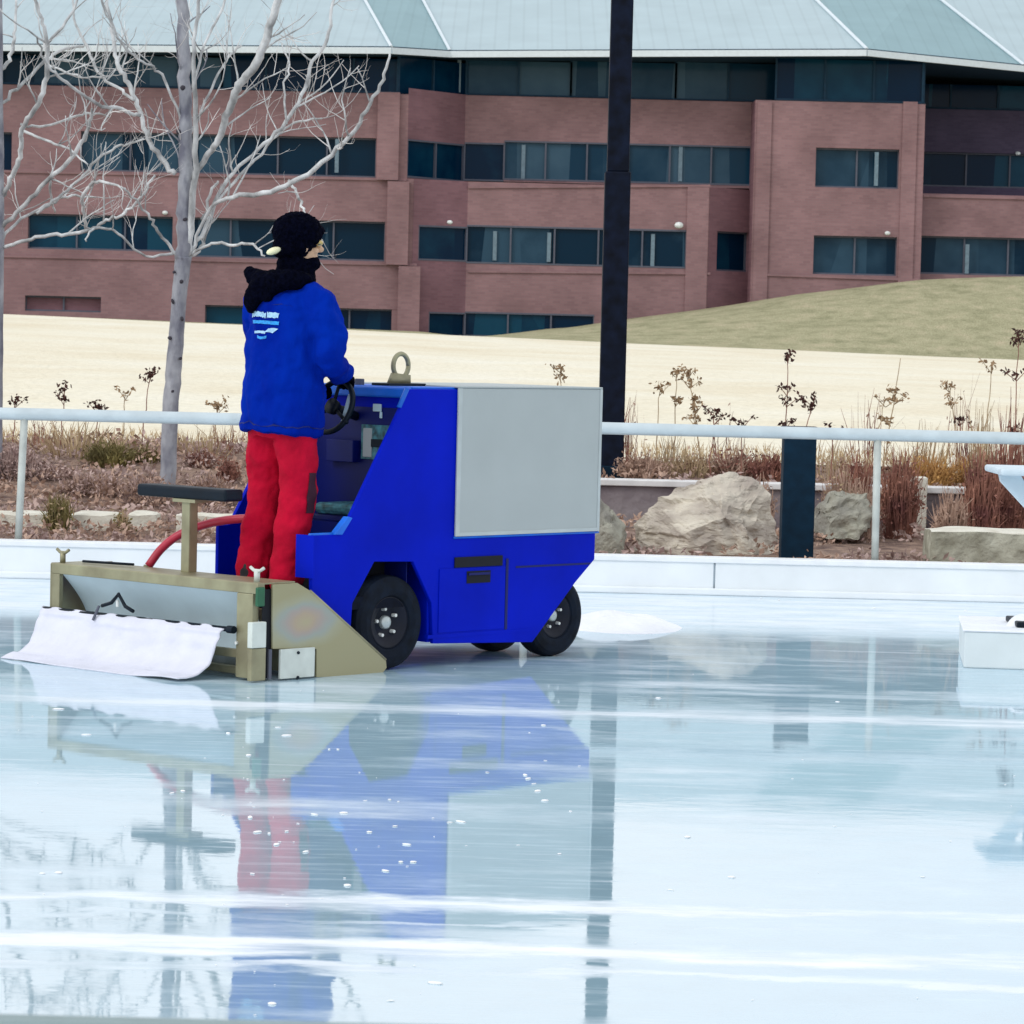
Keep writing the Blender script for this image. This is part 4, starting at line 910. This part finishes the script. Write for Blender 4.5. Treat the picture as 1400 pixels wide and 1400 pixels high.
# access door with handle; slot and recess shade put in as dark plates
d0, d1 = S(622, 770), S(688, 880); sl0, sl1 = S(621, 762), S(686, 773); h0, h1 = S(637, 781), S(669, 796)
MB().box((S(594,880)[0]+.02, -.005, .165), (d1[0], -.0002, S(640, 776)[1])).build('access_door', M['blue'], V, bevel=.003)
MB().box((d1[0]+.004, -.0035, .16), (d1[0]+.022, -.0002, S(640, 766)[1])).build('door_gap', M['blue_dark'], V)
MB().box((sl0[0], -.0075, sl1[1]), (sl1[0], -.0003, sl0[1])).build('vent_slot', M['dark'], V, bevel=.002)
hb = MB().box((h0[0], -.0075, h1[1]), (h1[0], -.0052, h0[1])).build('handle_recess', M['dark'], V)
MB().box((h0[0]+.01, -.013, h0[1]-.02), (h1[0]-.01, -.0078, h0[1]-.008)).build('handle', M['blue_dark'], hb)
MB().box((S(705,775)[0], -.0015, S(705,775)[1]-.006), (TX-.04, -.0002, S(705,775)[1]+.004)).build('body_crease', M['blue_dark'], V)
lb = MB().box((.24, -.002, .140), (1.0, .02, .158)).build('lower_edge', M['blue'], V)
# wheels
def wheel(t, wc, R, wd, name='wheel'):
    wr = bpy.data.objects.new(name, None); C.objects.link(wr); wr.parent = V; wr.location = (t, wc, R)
    h = wd/2
    prof = [(-h*.6, R*.50), (-h*.92, R*.58), (-h, R*.72), (-h*.96, R*.88), (-h*.78, R*.965), (-h*.5, R*.992), (0, R), (h*.5, R*.992), (h*.78, R*.965), (h*.96, R*.88), (h, R*.72), (h*.92, R*.58), (h*.6, R*.50)]
    ty = MB().lathe(prof, (0, 0, 0), (0, 1, 0), 64); 
    for g in range(0):     # shallow lugs round the shoulder
        a = 2*math.pi*g/26; c = Vector((math.cos(a)*R*.945, 0, math.sin(a)*R*.945)); rd_ = Vector((math.cos(a), 0, math.sin(a))); tg_ = Vector((-math.sin(a), 0, math.cos(a)))
        for sy in (-1, 1): ty.obox(c+Vector((0, sy*h*.78, 0)), tg_*R*.045, Vector((0, h*.12, 0)), rd_*R*.022)
    ty.build('tyre', M['tyre'], wr, smooth=False)
    MB().lathe([(-h*.35, .001), (-h*.35, R*.30), (-h*.62, R*.36), (-h*.78, R*.5), (-h*.84, R*.545), (-h*.6, R*.55), (h*.6, R*.55), (h*.6, .001)], (0, 0, 0), (0, 1, 0), 40).build('rim', M['rim'], wr, smooth=True)
    MB().lathe([(-h*.66, .001), (-h*.66, R*.10), (-h*.58, R*.14), (-h*.3, R*.15)], (0, 0, 0), (0, 1, 0), 24).build('hub', M['hub'], wr, smooth=True)
    for k in range(5):
        a = 2*math.pi*k/5+.5; MB().lathe([(-h*.66, .001), (-h*.66, R*.036), (-h*.35, R*.045)], (math.cos(a)*R*.29, 0, math.sin(a)*R*.29), (0, 1, 0), 8).build('wheel_bolt', M['bolt'], wr)
    return wr
wheel(0, .085, .228, .15); wheel(0, W-.085, .228, .15)
wheel(S(762, 860, .05)[0]-.02, .10, .205, .13); wheel(S(762, 860, .05)[0]-.08, .42, .205, .13)
MB().tube([(1.1, .10, .2), (1.1, .42, .2)], .03, 10).build('axle', M['black'], V)
MB().box((.98, .15, .2), (1.22, W-.15, .56)).build('steering_fork', M['black'], V, bevel=.02)
MB().box((-.24, .18, .15), (.26, .21, .55)).build('wheel_arch', M['dark'], V); MB().box((-.24, .022, .53), (.26, .21, .55)).build('wheel_arch', M['dark'], V)
# lifting eye on top and small fittings
ec = hit(548, 500, w_, .28); ec = (ec.dot(u_), .28, ec.z)
le = MB(); le.tube([(ec[0]+.052*math.cos(k*math.pi/12)*1.0, ec[1]-.0*math.sin(k), ec[2]+.058*math.sin(k*math.pi/12)) for k in range(25)], .012, 8)
le.prism([(ec[0]-.085, 1.362), (ec[0]+.06, 1.362), (ec[0]+.058, ec[2]-.045), (ec[0]-.055, ec[2]-.035)], ec[1]-.012, ec[1]+.012); le.build('lifting_eye', M['khaki'], V, smooth=True)
MB().box((ec[0]-.14, ec[1]-.06, 1.352), (ec[0]+.12, ec[1]+.06, 1.368)).build('eye_plate', M['seat'], V, bevel=.004)
MB().box((tw_+.02, .40, 1.352), (tw_+.05, .44, 1.385)).build('switch_box', M['frame'], V, bevel=.004)
# steering wheel
sc_ = hit(455, 556, w_, .38); st_ = Vector((sc_.dot(u_), .38, sc_.z)); st_.x = min(st_.x, .0)
ax = Vector((-1, 0, .35)).normalized(); e1 = Vector((0, 1, 0)); e2 = ax.cross(e1).normalized(); sw = MB()
ring = [st_+(e1*math.cos(k*math.pi/16)+e2*math.sin(k*math.pi/16))*.130 for k in range(33)]; sw.tube(ring, .014, 8)
for k in range(3):
    a_ = 2*math.pi*k/3+.5; sw.tube([st_, st_+(e1*math.cos(a_)+e2*math.sin(a_))*.15], .009, 6)
sw.lathe([(-.02, .001), (-.02, .035), (.015, .04), (.015, .001)], st_, ax, 16)
swo = sw.build('steering_wheel', M['seat'], V, smooth=True)
MB().tube([st_-ax*.01, Vector((tw_+.01, .40, st_.z-.05))], .022, 10).build('steering_column', M['seat'], V, smooth=True)
MB().obox(st_-e1*.085+e2*.0-ax*.012, e1*.012, e2*.07, ax*.004).build('spoke_plate', M['label_white'], swo)
# conditioner
wL, zT = RB(70, 771); wR, zT2 = RB(352, 796); zTop = (zT+zT2)/2; zB = .012
cf = MB()
cf.box((-.905, -.03, zTop-.05), (-.86, wL, zTop)); cf.build('top_bar', M['khaki'], V, bevel=.004)
MB().box((-.90, -.028, zTop-.006), (S(404, 797, -.03)[0], wL, zTop+.002)).build('top_plate', M['khaki'], V, bevel=.002)
MB().box((-.905, wL-.012, zB+.10), (-.52, wL, zTop-.004)).build('end_plate', M['khaki'], V, bevel=.002)
MB().box((-.905, wL-.07, zB+.10), (-.88, wL-.012, zTop-.05)).build('end_post', M['khaki'], V, bevel=.003)
pw0, pw1 = RB(324, 850)[0], RB(346, 850)[0]
MB().box((-.905, pw1, zB), (-.865, pw0, zTop-.05)).build('rear_post', M['khaki'], V, bevel=.005)
wI = wL-.07
def housing(u, v):
    ph = v*math.pi*.5; return (-.885+.17*math.sin(v*math.pi*.62), pw0+(wI-pw0)*u, (zTop-.05)-(zTop-.05-.07)*v)
MB().grid(housing, 2, 24).build('blade_housing', M['blade'], V, smooth=True)
MB().box((-.86, .0, .02), (-.82, wI, .055)).build('blade_holder', M['khaki'], V, bevel=.004)
MB().box((-.80, .0, .004), (-.785, wI, .10)).build('ice_blade', M['hub'], V)
MB().box((-.895, .0, .10), (-.87, pw0+.32, .14)).build('cross_bar', M['khaki'], V, bevel=.004)
sp0 = [S(*p, -.03) for p in ((372,799),(406,797),(424,808),(527,902),(528,913),(521,922),(432,926),(432,887),(372,887))]
MB().prism(sp0, -.034, -.022).build('side_plate', M['plate'], V, bevel=.002)
fe = S(424, 808, -.03), S(527, 902, -.03)
strip('plate_edge', [(fe[0][0], -.03, fe[0][1]), (fe[1][0], -.03, fe[1][1])], .007, M['khaki'])
q0, q1 = S(346, 800, -.03), S(374, 888, -.03)
MB().box((-.86, -.018, zB), (q1[0], -.012, zTop-.03)).build('inner_plate', M['dark'], V)
g0, g1 = S(350, 803, -.026), S(357, 829, -.026); MB().box((g0[0], -.04, g1[1]), (g1[0]+.012, -.02, g0[1])).build('green_knob', M['green'], V, bevel=.006)
b0_, b1_ = S(342, 851, -.04), S(361, 885, -.04); MB().box((b0_[0], -.055, b1_[1]), (b1_[0], -.022, b0_[1])).build('wear_block', M['white_plate'], V, bevel=.004)
b0_, b1_ = S(342, 886, -.04), S(361, 931, -.04); MB().box((b0_[0], -.05, max(.008, b1_[1])), (b1_[0], -.022, b0_[1]-.004)).build('lower_post', M['khaki'], V, bevel=.004)
b0_, b1_ = S(383, 888, -.045), S(429, 930, -.045); cv = MB().box((b0_[0], -.05, max(.008, b1_[1])), (b1_[0], -.035, b0_[1])).build('cover_plate', M['white_plate'], V, bevel=.003)
for zz in (b0_[1]-.02, b1_[1]+.02): MB().lathe([(-.006, .001), (-.006, .007), (.004, .008)], ((b0_[0]+b1_[0])/2, -.05, zz), (0, 1, 0), 10).build('cover_bolt', M['seat'], cv)
b0_ = S(368, 888, -.03); MB().box((b0_[0], -.03, .01), (b0_[0]+.018, -.02, b0_[1])).build('slot_bar', M['frame'], V)
MB().box((-.60, .0, .02), (-.55, wI, .30)).build('front_bar', M['khaki'], V, bevel=.004)
MB().tube([Vector((-.915, pw0-.01, RB(337, 880)[1])), Vector((-.90, pw0-.01, RB(337, 880)[1]))], .008, 8).build('post_bolt', M['bolt'], V)
def thandle(w, t, mt):
    h = MB(); h.tube([(t, w, zTop), (t, w, zTop+.055)], .014, 10); h.tube([(t, w+.045, zTop+.066), (t, w+.02, zTop+.052), (t, w-.02, zTop+.052), (t, w-.045, zTop+.066)], .008, 8); h.build('tee_handle', mt, V, smooth=True)
thandle(RB(347, 785, -.86)[0], -.84, M['white_plate']); thandle(RB(86, 760, -.86)[0], -.86, M['khaki'])
mb = MB(); mb.tube([(-.80, wL-.12, zTop+.012), (-.76, wL-.45, zTop+.016)], .007, 6); mb.build('pull_rod', M['seat'], V, smooth=True)
# seat on its post
sb = Vector((-.72, RB(258, 780, -.72)[0], zTop)); zs0 = RB(258, 683, -.72)[1]
MB().box((sb.x-.028, sb.y-.028, zTop), (sb.x+.028, sb.y+.028, zs0+.02)).build('seat_post', M['khaki'], V, bevel=.005)
wa = RB(191, 668, -.74)[0]; wb_ = RB(334, 668, -.74)[0]
MB().box((sb.x-.05, wb_+.10, zs0+.005), (sb.x+.07, wa-.01, zs0+.062)).build('seat', M['seat'], V, bevel=.014, seg=3)
MB().box((sb.x-.04, sb.y-.08, zs0-.012), (sb.x+.05, sb.y+.08, zs0+.004)).build('seat_bracket', M['khaki'], V)
# red hose from the body to the conditioner
hp = [(375, 712, -.38), (340, 708, -.42), (300, 712, -.48), (270, 720, -.52), (240, 733, -.58), (218, 752, -.62), (203, 774, -.66)]
hv = []
for a, b, t in hp: ww, zz = RB(a, b, t); hv.append((t, ww, zz))
hs = []
for i in range(len(hv)-1):
    for k in range(4): hs.append(Vector(hv[i]).lerp(Vector(hv[i+1]), k/4))
hs.append(Vector(hv[-1])); 
for _ in range(3): hs = [hs[0]]+[(hs[i-1]+hs[i]*2+hs[i+1])/4 for i in range(1, len(hs)-1)]+[hs[-1]]
MB().tube(hs, .021, 12).build('water_hose', M['hose'], V, smooth=True)
MB().tube([hs[-1], hs[-1]+Vector((-.01, .01, -.04))], .024, 12).build('hose_fitting', M['khaki'], V, smooth=True)
# towel: hung from a bar across the rear, sweeping back over the ice
tA, tB = RB(308, 857, -.93), RB(58, 829, -.93)
def tow(u, v):
    prof = [(-.93, 1.0), (-.955, .90), (-.965, .72), (-.985, .50), (-1.02, .28), (-1.08, .11), (-1.15, .03), (-1.20, .0)]
    x = v*(len(prof)-1); i = min(int(x), len(prof)-2); f = x-i; t = prof[i][0]*(1-f)+prof[i+1][0]*f; zz = prof[i][1]*(1-f)+prof[i+1][1]*f
    ww = tA[0]+(tB[0]-tA[0])*u+(.015*v*(1 if u < .5 else -1.5)*abs(u-.5)*2*1.2); zt = tA[1]+(tB[1]-tA[1])*u
    nz_ = noise.noise(Vector((ww*3.5, v*2.4, 1)))*.036*math.sin(min(1, v*1.2)*math.pi)+.008*noise.noise(Vector((ww*9, v*7, 4)))
    crease = .012*math.exp(-((v-.22)/.05)**2)*math.sin(ww*6)
    return (t+nz_+crease, ww, .006+zz*(zt-.006)+.012*noise.noise(Vector((ww*12, 0, 0)))*(v < .05)+(max(0, noise.noise(Vector((ww*2, v*3, 9))))*.02 if v > .8 else 0))
tob = MB().grid(tow, 70, 36).build('towel', M['towel'], V, smooth=True)
so = tob.modifiers.new('solid', 'SOLIDIFY'); so.thickness = .006
MB().tube([(-.925, tA[0]-.03, tA[1]-.01), (-.925, tB[0], tB[1]-.01)], .012, 8).build('towel_bar', M['seat'], V, smooth=True)
MB().lathe([(-.02, .001), (-.02, .018), (.02, .018), (.02, .001)], (-.925, tA[0]-.035, tA[1]-.01), (0, 1, 0), 12).build('bar_end', M['seat'], V)
cw, cz = RB(163, 825, -.93)
br = MB(); br.tube([(-.935, cw+.12, cz-.02), (-.935, cw+.05, cz), (-.935, cw, cz+.045), (-.935, cw-.05, cz-.01), (-.935, cw-.11, cz-.03)], .009, 6); br.tube([(-.93, cw, cz+.04), (-.925, cw, zTop-.05)], .004, 5) if False else None
br.build('chain_bracket', M['seat'], V, smooth=True)
MB().tube([(-.94, cw, cz+.015), (-.94, cw, cz-.015)], .008, 8).build('chain_ring', M['bolt'], V)
MB().tube([(-.945, cw+.13, cz-.02), (-.965, cw+.15, cz-.09)], .007, 6).build('towel_strap', M['frame'], V)

# ------------------------------------------------------------------ person
po = VO+u_*(-.43)+w_*.36; po.z = .36; po.x -= .02
PZ = -math.radians(90)+AH
P = empty('person', po, 'person in blue jacket, red trousers and black knit hat standing at the machine controls', 'person', PZ)
PM = Matrix.Rotation(math.radians(2.3), 3, 'Y') @ Matrix.Rotation(PZ, 3, 'Z'); P.rotation_euler = PM.to_euler(); PI_ = PM.inverted()
def cap(mb, pts, rads, n=14, sub=4):     # smooth capsule chain
    sp, sr = [], []; pts = [Vector(p) for p in pts]; Pp = [pts[0]]+pts+[pts[-1]]; R = [rads[0]]+list(rads)+[rads[-1]]
    for i in range(1, len(Pp)-2):
        for k in range(sub):
            t = k/sub; a, b, c, d = Pp[i-1:i+3]; sp.append(.5*((2*b)+(c-a)*t+(2*a-5*b+4*c-d)*t*t+(-a+3*b-3*c+d)*t**3)); sr.append(R[i]+(R[i+1]-R[i])*t)
    sp.append(pts[-1]); sr.append(rads[-1]); mb.tube(sp, sr, n); mb.ell(sp[0], (sr[0],)*3, 12); mb.ell(sp[-1], (sr[-1],)*3, 12)
def remesh(o, vox, smooth=6, disp=None):
    r_ = o.modifiers.new('remesh', 'REMESH'); r_.mode = 'VOXEL'; r_.voxel_size = vox; r_.use_smooth_shade = True
    s_ = o.modifiers.new('smooth', 'SMOOTH'); s_.iterations = smooth; s_.factor = .5
    if disp:
        tx = bpy.data.textures.new(o.name+'_folds', 'CLOUDS'); tx.noise_scale = disp[1]; tx.noise_depth = 2
        d_ = o.modifiers.new('folds', 'DISPLACE'); d_.texture = tx; d_.strength = disp[0]; d_.mid_level = .5; d_.texture_coords = 'LOCAL'
HZ = 1.655; hy = math.radians(-19)    # head centre, turned to the right
Rh = Matrix.Rotation(hy, 3, 'Z')
def hp_(x, y, z): return Rh @ Vector((x, y, 0))+Vector((.01, .035, HZ+z))
bo = MB()
bo.rings([(.82, .15, .10, 0, 0), (.95, .165, .11, 0, 0), (1.08, .145, .10, 0, 0), (1.25, .165, .11, 0, 0), (1.38, .175, .105, 0, 0), (1.46, .12, .08, 0, 0)])
cap(bo, [(0, 0, 1.42), (.003, .015, 1.52), (.006, .025, 1.60)], [.065, .056, .056])
bo.ell(hp_(0, -.012, .045), (.076, .094, .090), 20, Rh); bo.ell(hp_(0, .022, -.035), (.060, .070, .075), 18, Rh); bo.ell(hp_(0, .06, -.085), (.028, .025, .022), 12, Rh)
bo.ell(hp_(0, .106, -.010), (.013, .024, .017), 10, Rh); cap(bo, [hp_(0, .088, .035), hp_(0, .108, -.008)], [.009, .012], 8)
bo.ell(hp_(0, .084, -.048), (.024, .012, .008), 10, Rh); bo.ell(hp_(0, .078, .045), (.05, .018, .012), 12, Rh)
for s_ in (-1, 1): bo.ell(hp_(s_*.078, -.005, -.005), (.010, .018, .030), 10, Rh); bo.ell(hp_(s_*.038, .062, -.02), (.022, .022, .020), 10, Rh)
el = {1: (.258, .045, 1.12), -1: (-.25, .12, 1.12)}; wr_ = {1: (.145, .325, 1.035), -1: (-.115, .33, 1.03)}
# where the hands hold the wheel rim, in the person's frame
def w2p(v):   # vehicle local -> person local
    wd = VO+u_*v[0]+w_*v[1]+Vector((0, 0, v[2]))-po; return PI_ @ wd
grip = {}
for s_ in (1, -1):
    aa = math.radians(72 if s_ > 0 else 35); g = st_+(e1*(-s_)*math.cos(aa))*.130+Vector((e2*(.0))) ; cand = [st_+(e1*(-s_)*math.cos(aa)+e2*k*math.sin(aa))*.130 for k in (-1, 1)]; g = max(cand, key=lambda c: c.z); grip[s_] = w2p(g)
for s_ in (1, -1):
    G = grip[s_]; E = Vector(el[s_]); dirv = (G-E).normalized(); Wp = G-dirv*.085+Vector((0, -.0, .015)); wr_[s_] = Wp
    cap(bo, [(s_*.17, 0, 1.41), (s_*.23, .03, 1.29), E, (E+Wp)/2, Wp], [.055, .048, .038, .034, .026])
    palm = Wp+dirv*.045; side = dirv.cross(Vector((0, 0, 1))).normalized(); upv = side.cross(dirv).normalized()
    mt3 = Matrix((side, dirv, upv)).transposed(); bo.ell(palm, (.040, .050, .016), 14, mt3)
    for k, ln in enumerate((.060, .070, .066, .052)):   # four fingers curled over the rim
        x = (-.030+.020*k); b_ = palm+side*x*s_+dirv*.036
        cap(bo, [b_, b_+dirv*ln*.45+upv*.012, b_+dirv*ln*.72-upv*.012, b_+dirv*ln*.5-upv*.032], [.0095, .009, .0085, .0075], 8, 3)
    b_ = palm-side*.034*s_-dirv*.01; cap(bo, [b_, b_-side*.022*s_+dirv*.022-upv*.006, b_-side*.010*s_+dirv*.045-upv*.022], [.012, .010, .009], 8, 3)
lg = {1: [(.095, 0, .88), (.105, .03, .50), (.105, -.02, .10)], -1: [(-.095, 0, .88), (-.115, .035, .50), (-.125, .0, .10)]}
for s_ in (1, -1): cap(bo, lg[s_], [.085, .058, .042]); cap(bo, [lg[s_][2], (lg[s_][2][0], .03, .05), (lg[s_][2][0]+s_*.01, .15, .035)], [.042, .042, .033])
body_o = bo.build('body', M['skin'], P, weld=False, recalc=True); remesh(body_o, .0048, 3)
for s_ in (-1, 1):
    MB().ell(hp_(s_*.032, .082, .018), (.012, .010, .008), 10, Rh).build('eye', M['dark'], P, smooth=True)
gl_ = MB()
for s_ in (1, -1):
    G = grip[s_]; E = Vector(el[s_]); dirv = (G-E).normalized(); Wp = wr_[s_]
    palm = Wp+dirv*.045; side = dirv.cross(Vector((0, 0, 1))).normalized(); upv = side.cross(dirv).normalized(); mt3 = Matrix((side, dirv, upv)).transposed()
    g_ = MB(); cap(g_, [Wp-dirv*.05, Wp], [.036, .032]); g_.ell(palm, (.045, .054, .021), 14, mt3)
    for k, ln in enumerate((.062, .072, .068, .054)):
        b_ = palm+side*(-.031+.0205*k)*s_+dirv*.036; cap(g_, [b_, b_+dirv*ln*.45+upv*.012, b_+dirv*ln*.74-upv*.012, b_+dirv*ln*.5-upv*.034], [.0125, .012, .0115, .0105], 8, 3)
    b_ = palm-side*.034*s_-dirv*.01; cap(g_, [b_, b_-side*.024*s_+dirv*.022-upv*.006, b_-side*.010*s_+dirv*.047-upv*.024], [.015, .013, .012], 8, 3)
    go = g_.build('glove', M['knit'], P, weld=False); remesh(go, .004, 2)
gp_ = MB().ell(hp_(0, .074, .020), (.068, .038, .021), 20, Rh); gp_.build('goggles', M['goggle'], P, smooth=True)
# trousers
tr = MB(); tr.rings([(.74, .168, .120, 0, 0), (.85, .172, .126, 0, 0), (.98, .172, .125, 0, 0), (1.04, .160, .12, 0, 0)])
cap(tr, [(.085, .0, .80), (.104, .012, .66), (.110, .03, .48), (.110, .0, .26), (.112, -.015, .07)], [.100, .100, .088, .086, .088], 18)
cap(tr, [(-.085, .0, .80), (-.108, .018, .66), (-.118, .038, .48), (-.124, .01, .26), (-.128, .0, .07)], [.100, .100, .088, .086, .088], 18)
tro = tr.build('trousers', M['trouser'], P, weld=False); remesh(tro, .010, 4, (.034, .09))
# jacket
jk = MB(); jk.rings([(.765, .208, .158, 0, .0), (.80, .212, .160, 0, .0), (.95, .208, .158, 0, 0), (1.10, .198, .152, 0, 0), (1.25, .200, .152, 0, .0), (1.36, .215, .145, 0, .0), (1.43, .180, .125, 0, .0), (1.48, .115, .095, 0, .005), (1.51, .085, .08, 0, .01)], 28)
for s_ in (1, -1):
    E = Vector(el[s_]); Wp = wr_[s_]; cap(jk, [(s_*.155, 0, 1.40), (s_*.210, .01, 1.36), (s_*.252, .04, 1.25), E+Vector((0, 0, .01)), (E+Wp)/2, Wp-(Wp-E).normalized()*.035], [.085, .088, .080, .070, .062, .048], 18)
jo = jk.build('jacket', M['jacket'], P, weld=False); remesh(jo, .010, 4, (.050, .11))
# printed mark on the back
def patchm(name, x0, x1, z0, z1, mt, skew=0, curve=0, rag=0, seed=0):
    rn = random.Random(seed)
    nu = 22; x0, x1 = x0*.92, x1*.92; hs_ = [rn.uniform(.55, 1) for _ in range(nu+1)]
    def f(u, v):
        z = z0+(z1-z0)*(.5+(v-.5)*(1-rag*(1-hs_[int(u*nu)]))); return (x0+(x1-x0)*u+skew*v, -.30, z+curve*math.sin(u*math.pi)+skew*0)
    o = MB().grid(f, nu, 3).build(name, mt, P, smooth=True); sw_ = o.modifiers.new('wrap', 'SHRINKWRAP'); sw_.target = jo; sw_.wrap_method = 'PROJECT'; sw_.use_project_y = True; sw_.use_project_x = False; sw_.use_project_z = False
    sw_.use_positive_direction = True; sw_.use_negative_direction = False; sw_.offset = .004; sw_.wrap_mode = 'ABOVE_SURFACE'
    return o
zc_ = 1.30
patchm('printed_lettering', -.105, .005, zc_, zc_+.030, M['logo'], .008, .006, .9, 1); patchm('printed_lettering', .014, .088, zc_+.004, zc_+.034, M['logo'], .006, .0, .8, 2)
patchm('printed_band', -.100, .090, zc_-.026, zc_-.008, M['logo2'], .004, 0, .5, 3)
patchm('printed_swoosh', -.075, .01, zc_-.072, zc_-.058, M['logo'], .004, .002, .5, 4); patchm('printed_swoosh', .0, .055, zc_-.066, zc_-.044, M['logo'], .03, .004, .4, 6)
patchm('printed_swoosh', -.05, .02, zc_-.092, zc_-.078, M['logo2'], .0, -.006, .6, 5)
def seam(name, pts, tgt, mt, r_=.003):
    o = MB().tube(pts, r_, 6).build(name, mt, P, smooth=True); q = o.modifiers.new('wrap', 'SHRINKWRAP'); q.target = tgt; q.wrap_method = 'NEAREST_SURFACEPOINT'; q.wrap_mode = 'ABOVE_SURFACE'; q.offset = .0015
seam('hem_seam', [(.24*math.cos(a*math.pi/20), .19*math.sin(a*math.pi/20), .80) for a in range(41)], jo, M['blue_dark'])
seam('back_seam', [(-.2+.02*k, -.2, 1.385-.0*k) for k in range(21)], jo, M['blue_dark'], .002)
# dark knee / thigh patch and zip
o = MB().grid(lambda u, v: (.30, .010+.055*u, .40+.19*v), 6, 14).build('side_patch', M['patch'], P, smooth=True)
sw_ = o.modifiers.new('wrap', 'SHRINKWRAP'); sw_.target = tro; sw_.wrap_method = 'PROJECT'; sw_.use_project_x = True; sw_.use_project_y = False; sw_.use_project_z = False; sw_.use_negative_direction = True; sw_.use_positive_direction = False; sw_.offset = .004; sw_.wrap_mode = 'ABOVE_SURFACE'
# hat, neck gaiter, hood
ht = MB(); ht.ell(hp_(0, -.015, .062), (.108, .122, .098), 24, Rh); ht.ell(hp_(0, -.02, .045), (.104, .112, .075), 20, Rh); ht.ell(hp_(0, -.020, .0), (.099, .072, .062), 18, Rh); ht.ell(hp_(0, -.06, -.015), (.088, .070, .065), 16, Rh); ht.ell(hp_(0, .082, .080), (.062, .036, .028), 14, Rh)
hto = ht.build('knit_hat', M['knit'], P, weld=False); remesh(hto, .008, 3, (.022, .02))
nk = MB(); nk.rings([(1.42, .115, .105, 0, .01), (1.50, .100, .098, 0, .02), (1.56, .084, .086, .006, .03), (1.585, .078, .084, .01, .035)], 24); nk.ell(hp_(0, .042, -.078), (.069, .070, .046), 16, Rh); nk.ell(hp_(0, -.03, -.085), (.082, .075, .06), 16, Rh)
nko = nk.build('neck_gaiter', M['knit'], P, weld=False); remesh(nko, .008, 3, (.014, .03))
hd_ = MB()
cap(hd_, [(-.15, -.02, 1.455), (-.09, -.10, 1.47), (0, -.125, 1.47), (.09, -.09, 1.485), (.13, .0, 1.49)], [.040, .058, .062, .050, .035], 14)
cap(hd_, [(-.05, -.13, 1.46), (-.075, -.155, 1.40), (-.085, -.165, 1.345)], [.062, .055, .028], 14); cap(hd_, [(-.11, -.115, 1.49), (-.165, -.13, 1.525)], [.045, .020], 12); cap(hd_, [(-.02, -.12, 1.46), (.0, -.14, 1.40)], [.05, .03], 12)
hdo = hd_.build('hood', M['knit'], P, weld=False); remesh(hdo, .009, 4, (.03, .05))
c_ = PI_ @ (at(374, 343, po.y-.10)-po); MB().ell(c_, (.036, .02, .017), 14, Matrix.Rotation(math.radians(40), 3, 'Z') @ Matrix.Rotation(math.radians(-22), 3, 'Y')).build('hat_clip', M['clip'], P, smooth=True)
for s_ in (1, -1):
    x, y, z = lg[s_][2]; b_ = MB(); cap(b_, [(x, -.02, .16), (x, -.01, .06), (x+s_*.01, .15, .045)], [.06, .058, .045]); b_.ell((x, -.02, .05), (.055, .07, .05), 12)
    bb = b_.build('boot', M['boot'], P, weld=False); remesh(bb, .008, 3)
0 and MB().tube([Vector((.135, -.06, z_)) + Vector((0, 0, 0)) for z_ in (.06, .25, .45)], .0025, 5).build('trouser_cord', M['stem_tan'], P)

# ------------------------------------------------------------------ light
sc = bpy.context.scene
w = bpy.data.worlds.new('World'); sc.world = w; w.use_nodes = True; nt = w.node_tree; bg = nt.nodes['Background']
sky = nt.nodes.new('ShaderNodeTexSky'); sky.sky_type = 'NISHITA'; sky.sun_disc = False
EL, AZ = math.radians(38), math.radians(-128)     # sun high to the front left of the scene
sky.sun_elevation = EL; sky.sun_rotation = AZ; sky.dust_density = 3; sky.air_density = 1.0; sky.altitude = 300
hs_n = nt.nodes.new('ShaderNodeHueSaturation'); hs_n.inputs['Saturation'].default_value = .42; hs_n.inputs['Value'].default_value = 1.0
nt.links.new(sky.outputs[0], hs_n.inputs['Color'])
# thin overcast veil over the clear sky, faintly clouded
tcw = nt.nodes.new('ShaderNodeTexCoord'); cn = nt.nodes.new('ShaderNodeTexNoise'); cn.inputs['Scale'].default_value = 3.2; cn.inputs['Detail'].default_value = 5
mpw = nt.nodes.new('ShaderNodeMapping'); mpw.inputs['Scale'].default_value = (1, 1, 3); nt.links.new(tcw.outputs['Generated'], mpw.inputs[0]); nt.links.new(mpw.outputs[0], cn.inputs[0])
crw = nt.nodes.new('ShaderNodeValToRGB'); crw.color_ramp.elements[0].position = .3; crw.color_ramp.elements[1].position = .7
crw.color_ramp.elements[0].color = (.82, .87, .95, 1); crw.color_ramp.elements[1].color = (1, .99, .98, 1); nt.links.new(cn.outputs[0], crw.inputs[0])
scw = nt.nodes.new('ShaderNodeVectorMath'); scw.operation = 'SCALE'; scw.inputs['Scale'].default_value = 9.6; nt.links.new(crw.outputs[0], scw.inputs[0])
mxw = nt.nodes.new('ShaderNodeMix'); mxw.data_type = 'RGBA'; mxw.inputs[0].default_value = .78; nt.links.new(hs_n.outputs[0], mxw.inputs[6]); nt.links.new(scw.outputs[0], mxw.inputs[7])
nt.links.new(mxw.outputs[2], bg.inputs[0]); bg.inputs[1].default_value = .133
sd = bpy.data.lights.new('sun', 'SUN'); sd.energy = .75; sd.angle = math.radians(14); sd.color = (1, .965, .91)
so_ = bpy.data.objects.new('sun', sd); C.objects.link(so_)
dv = Vector((math.sin(AZ)*math.cos(EL), math.cos(AZ)*math.cos(EL), math.sin(EL)))   # towards the sun
so_.rotation_euler = dv.to_track_quat('Z', 'Y').to_euler()
sc.view_settings.view_transform = 'Standard'; sc.view_settings.look = 'None'; sc.view_settings.exposure = 0
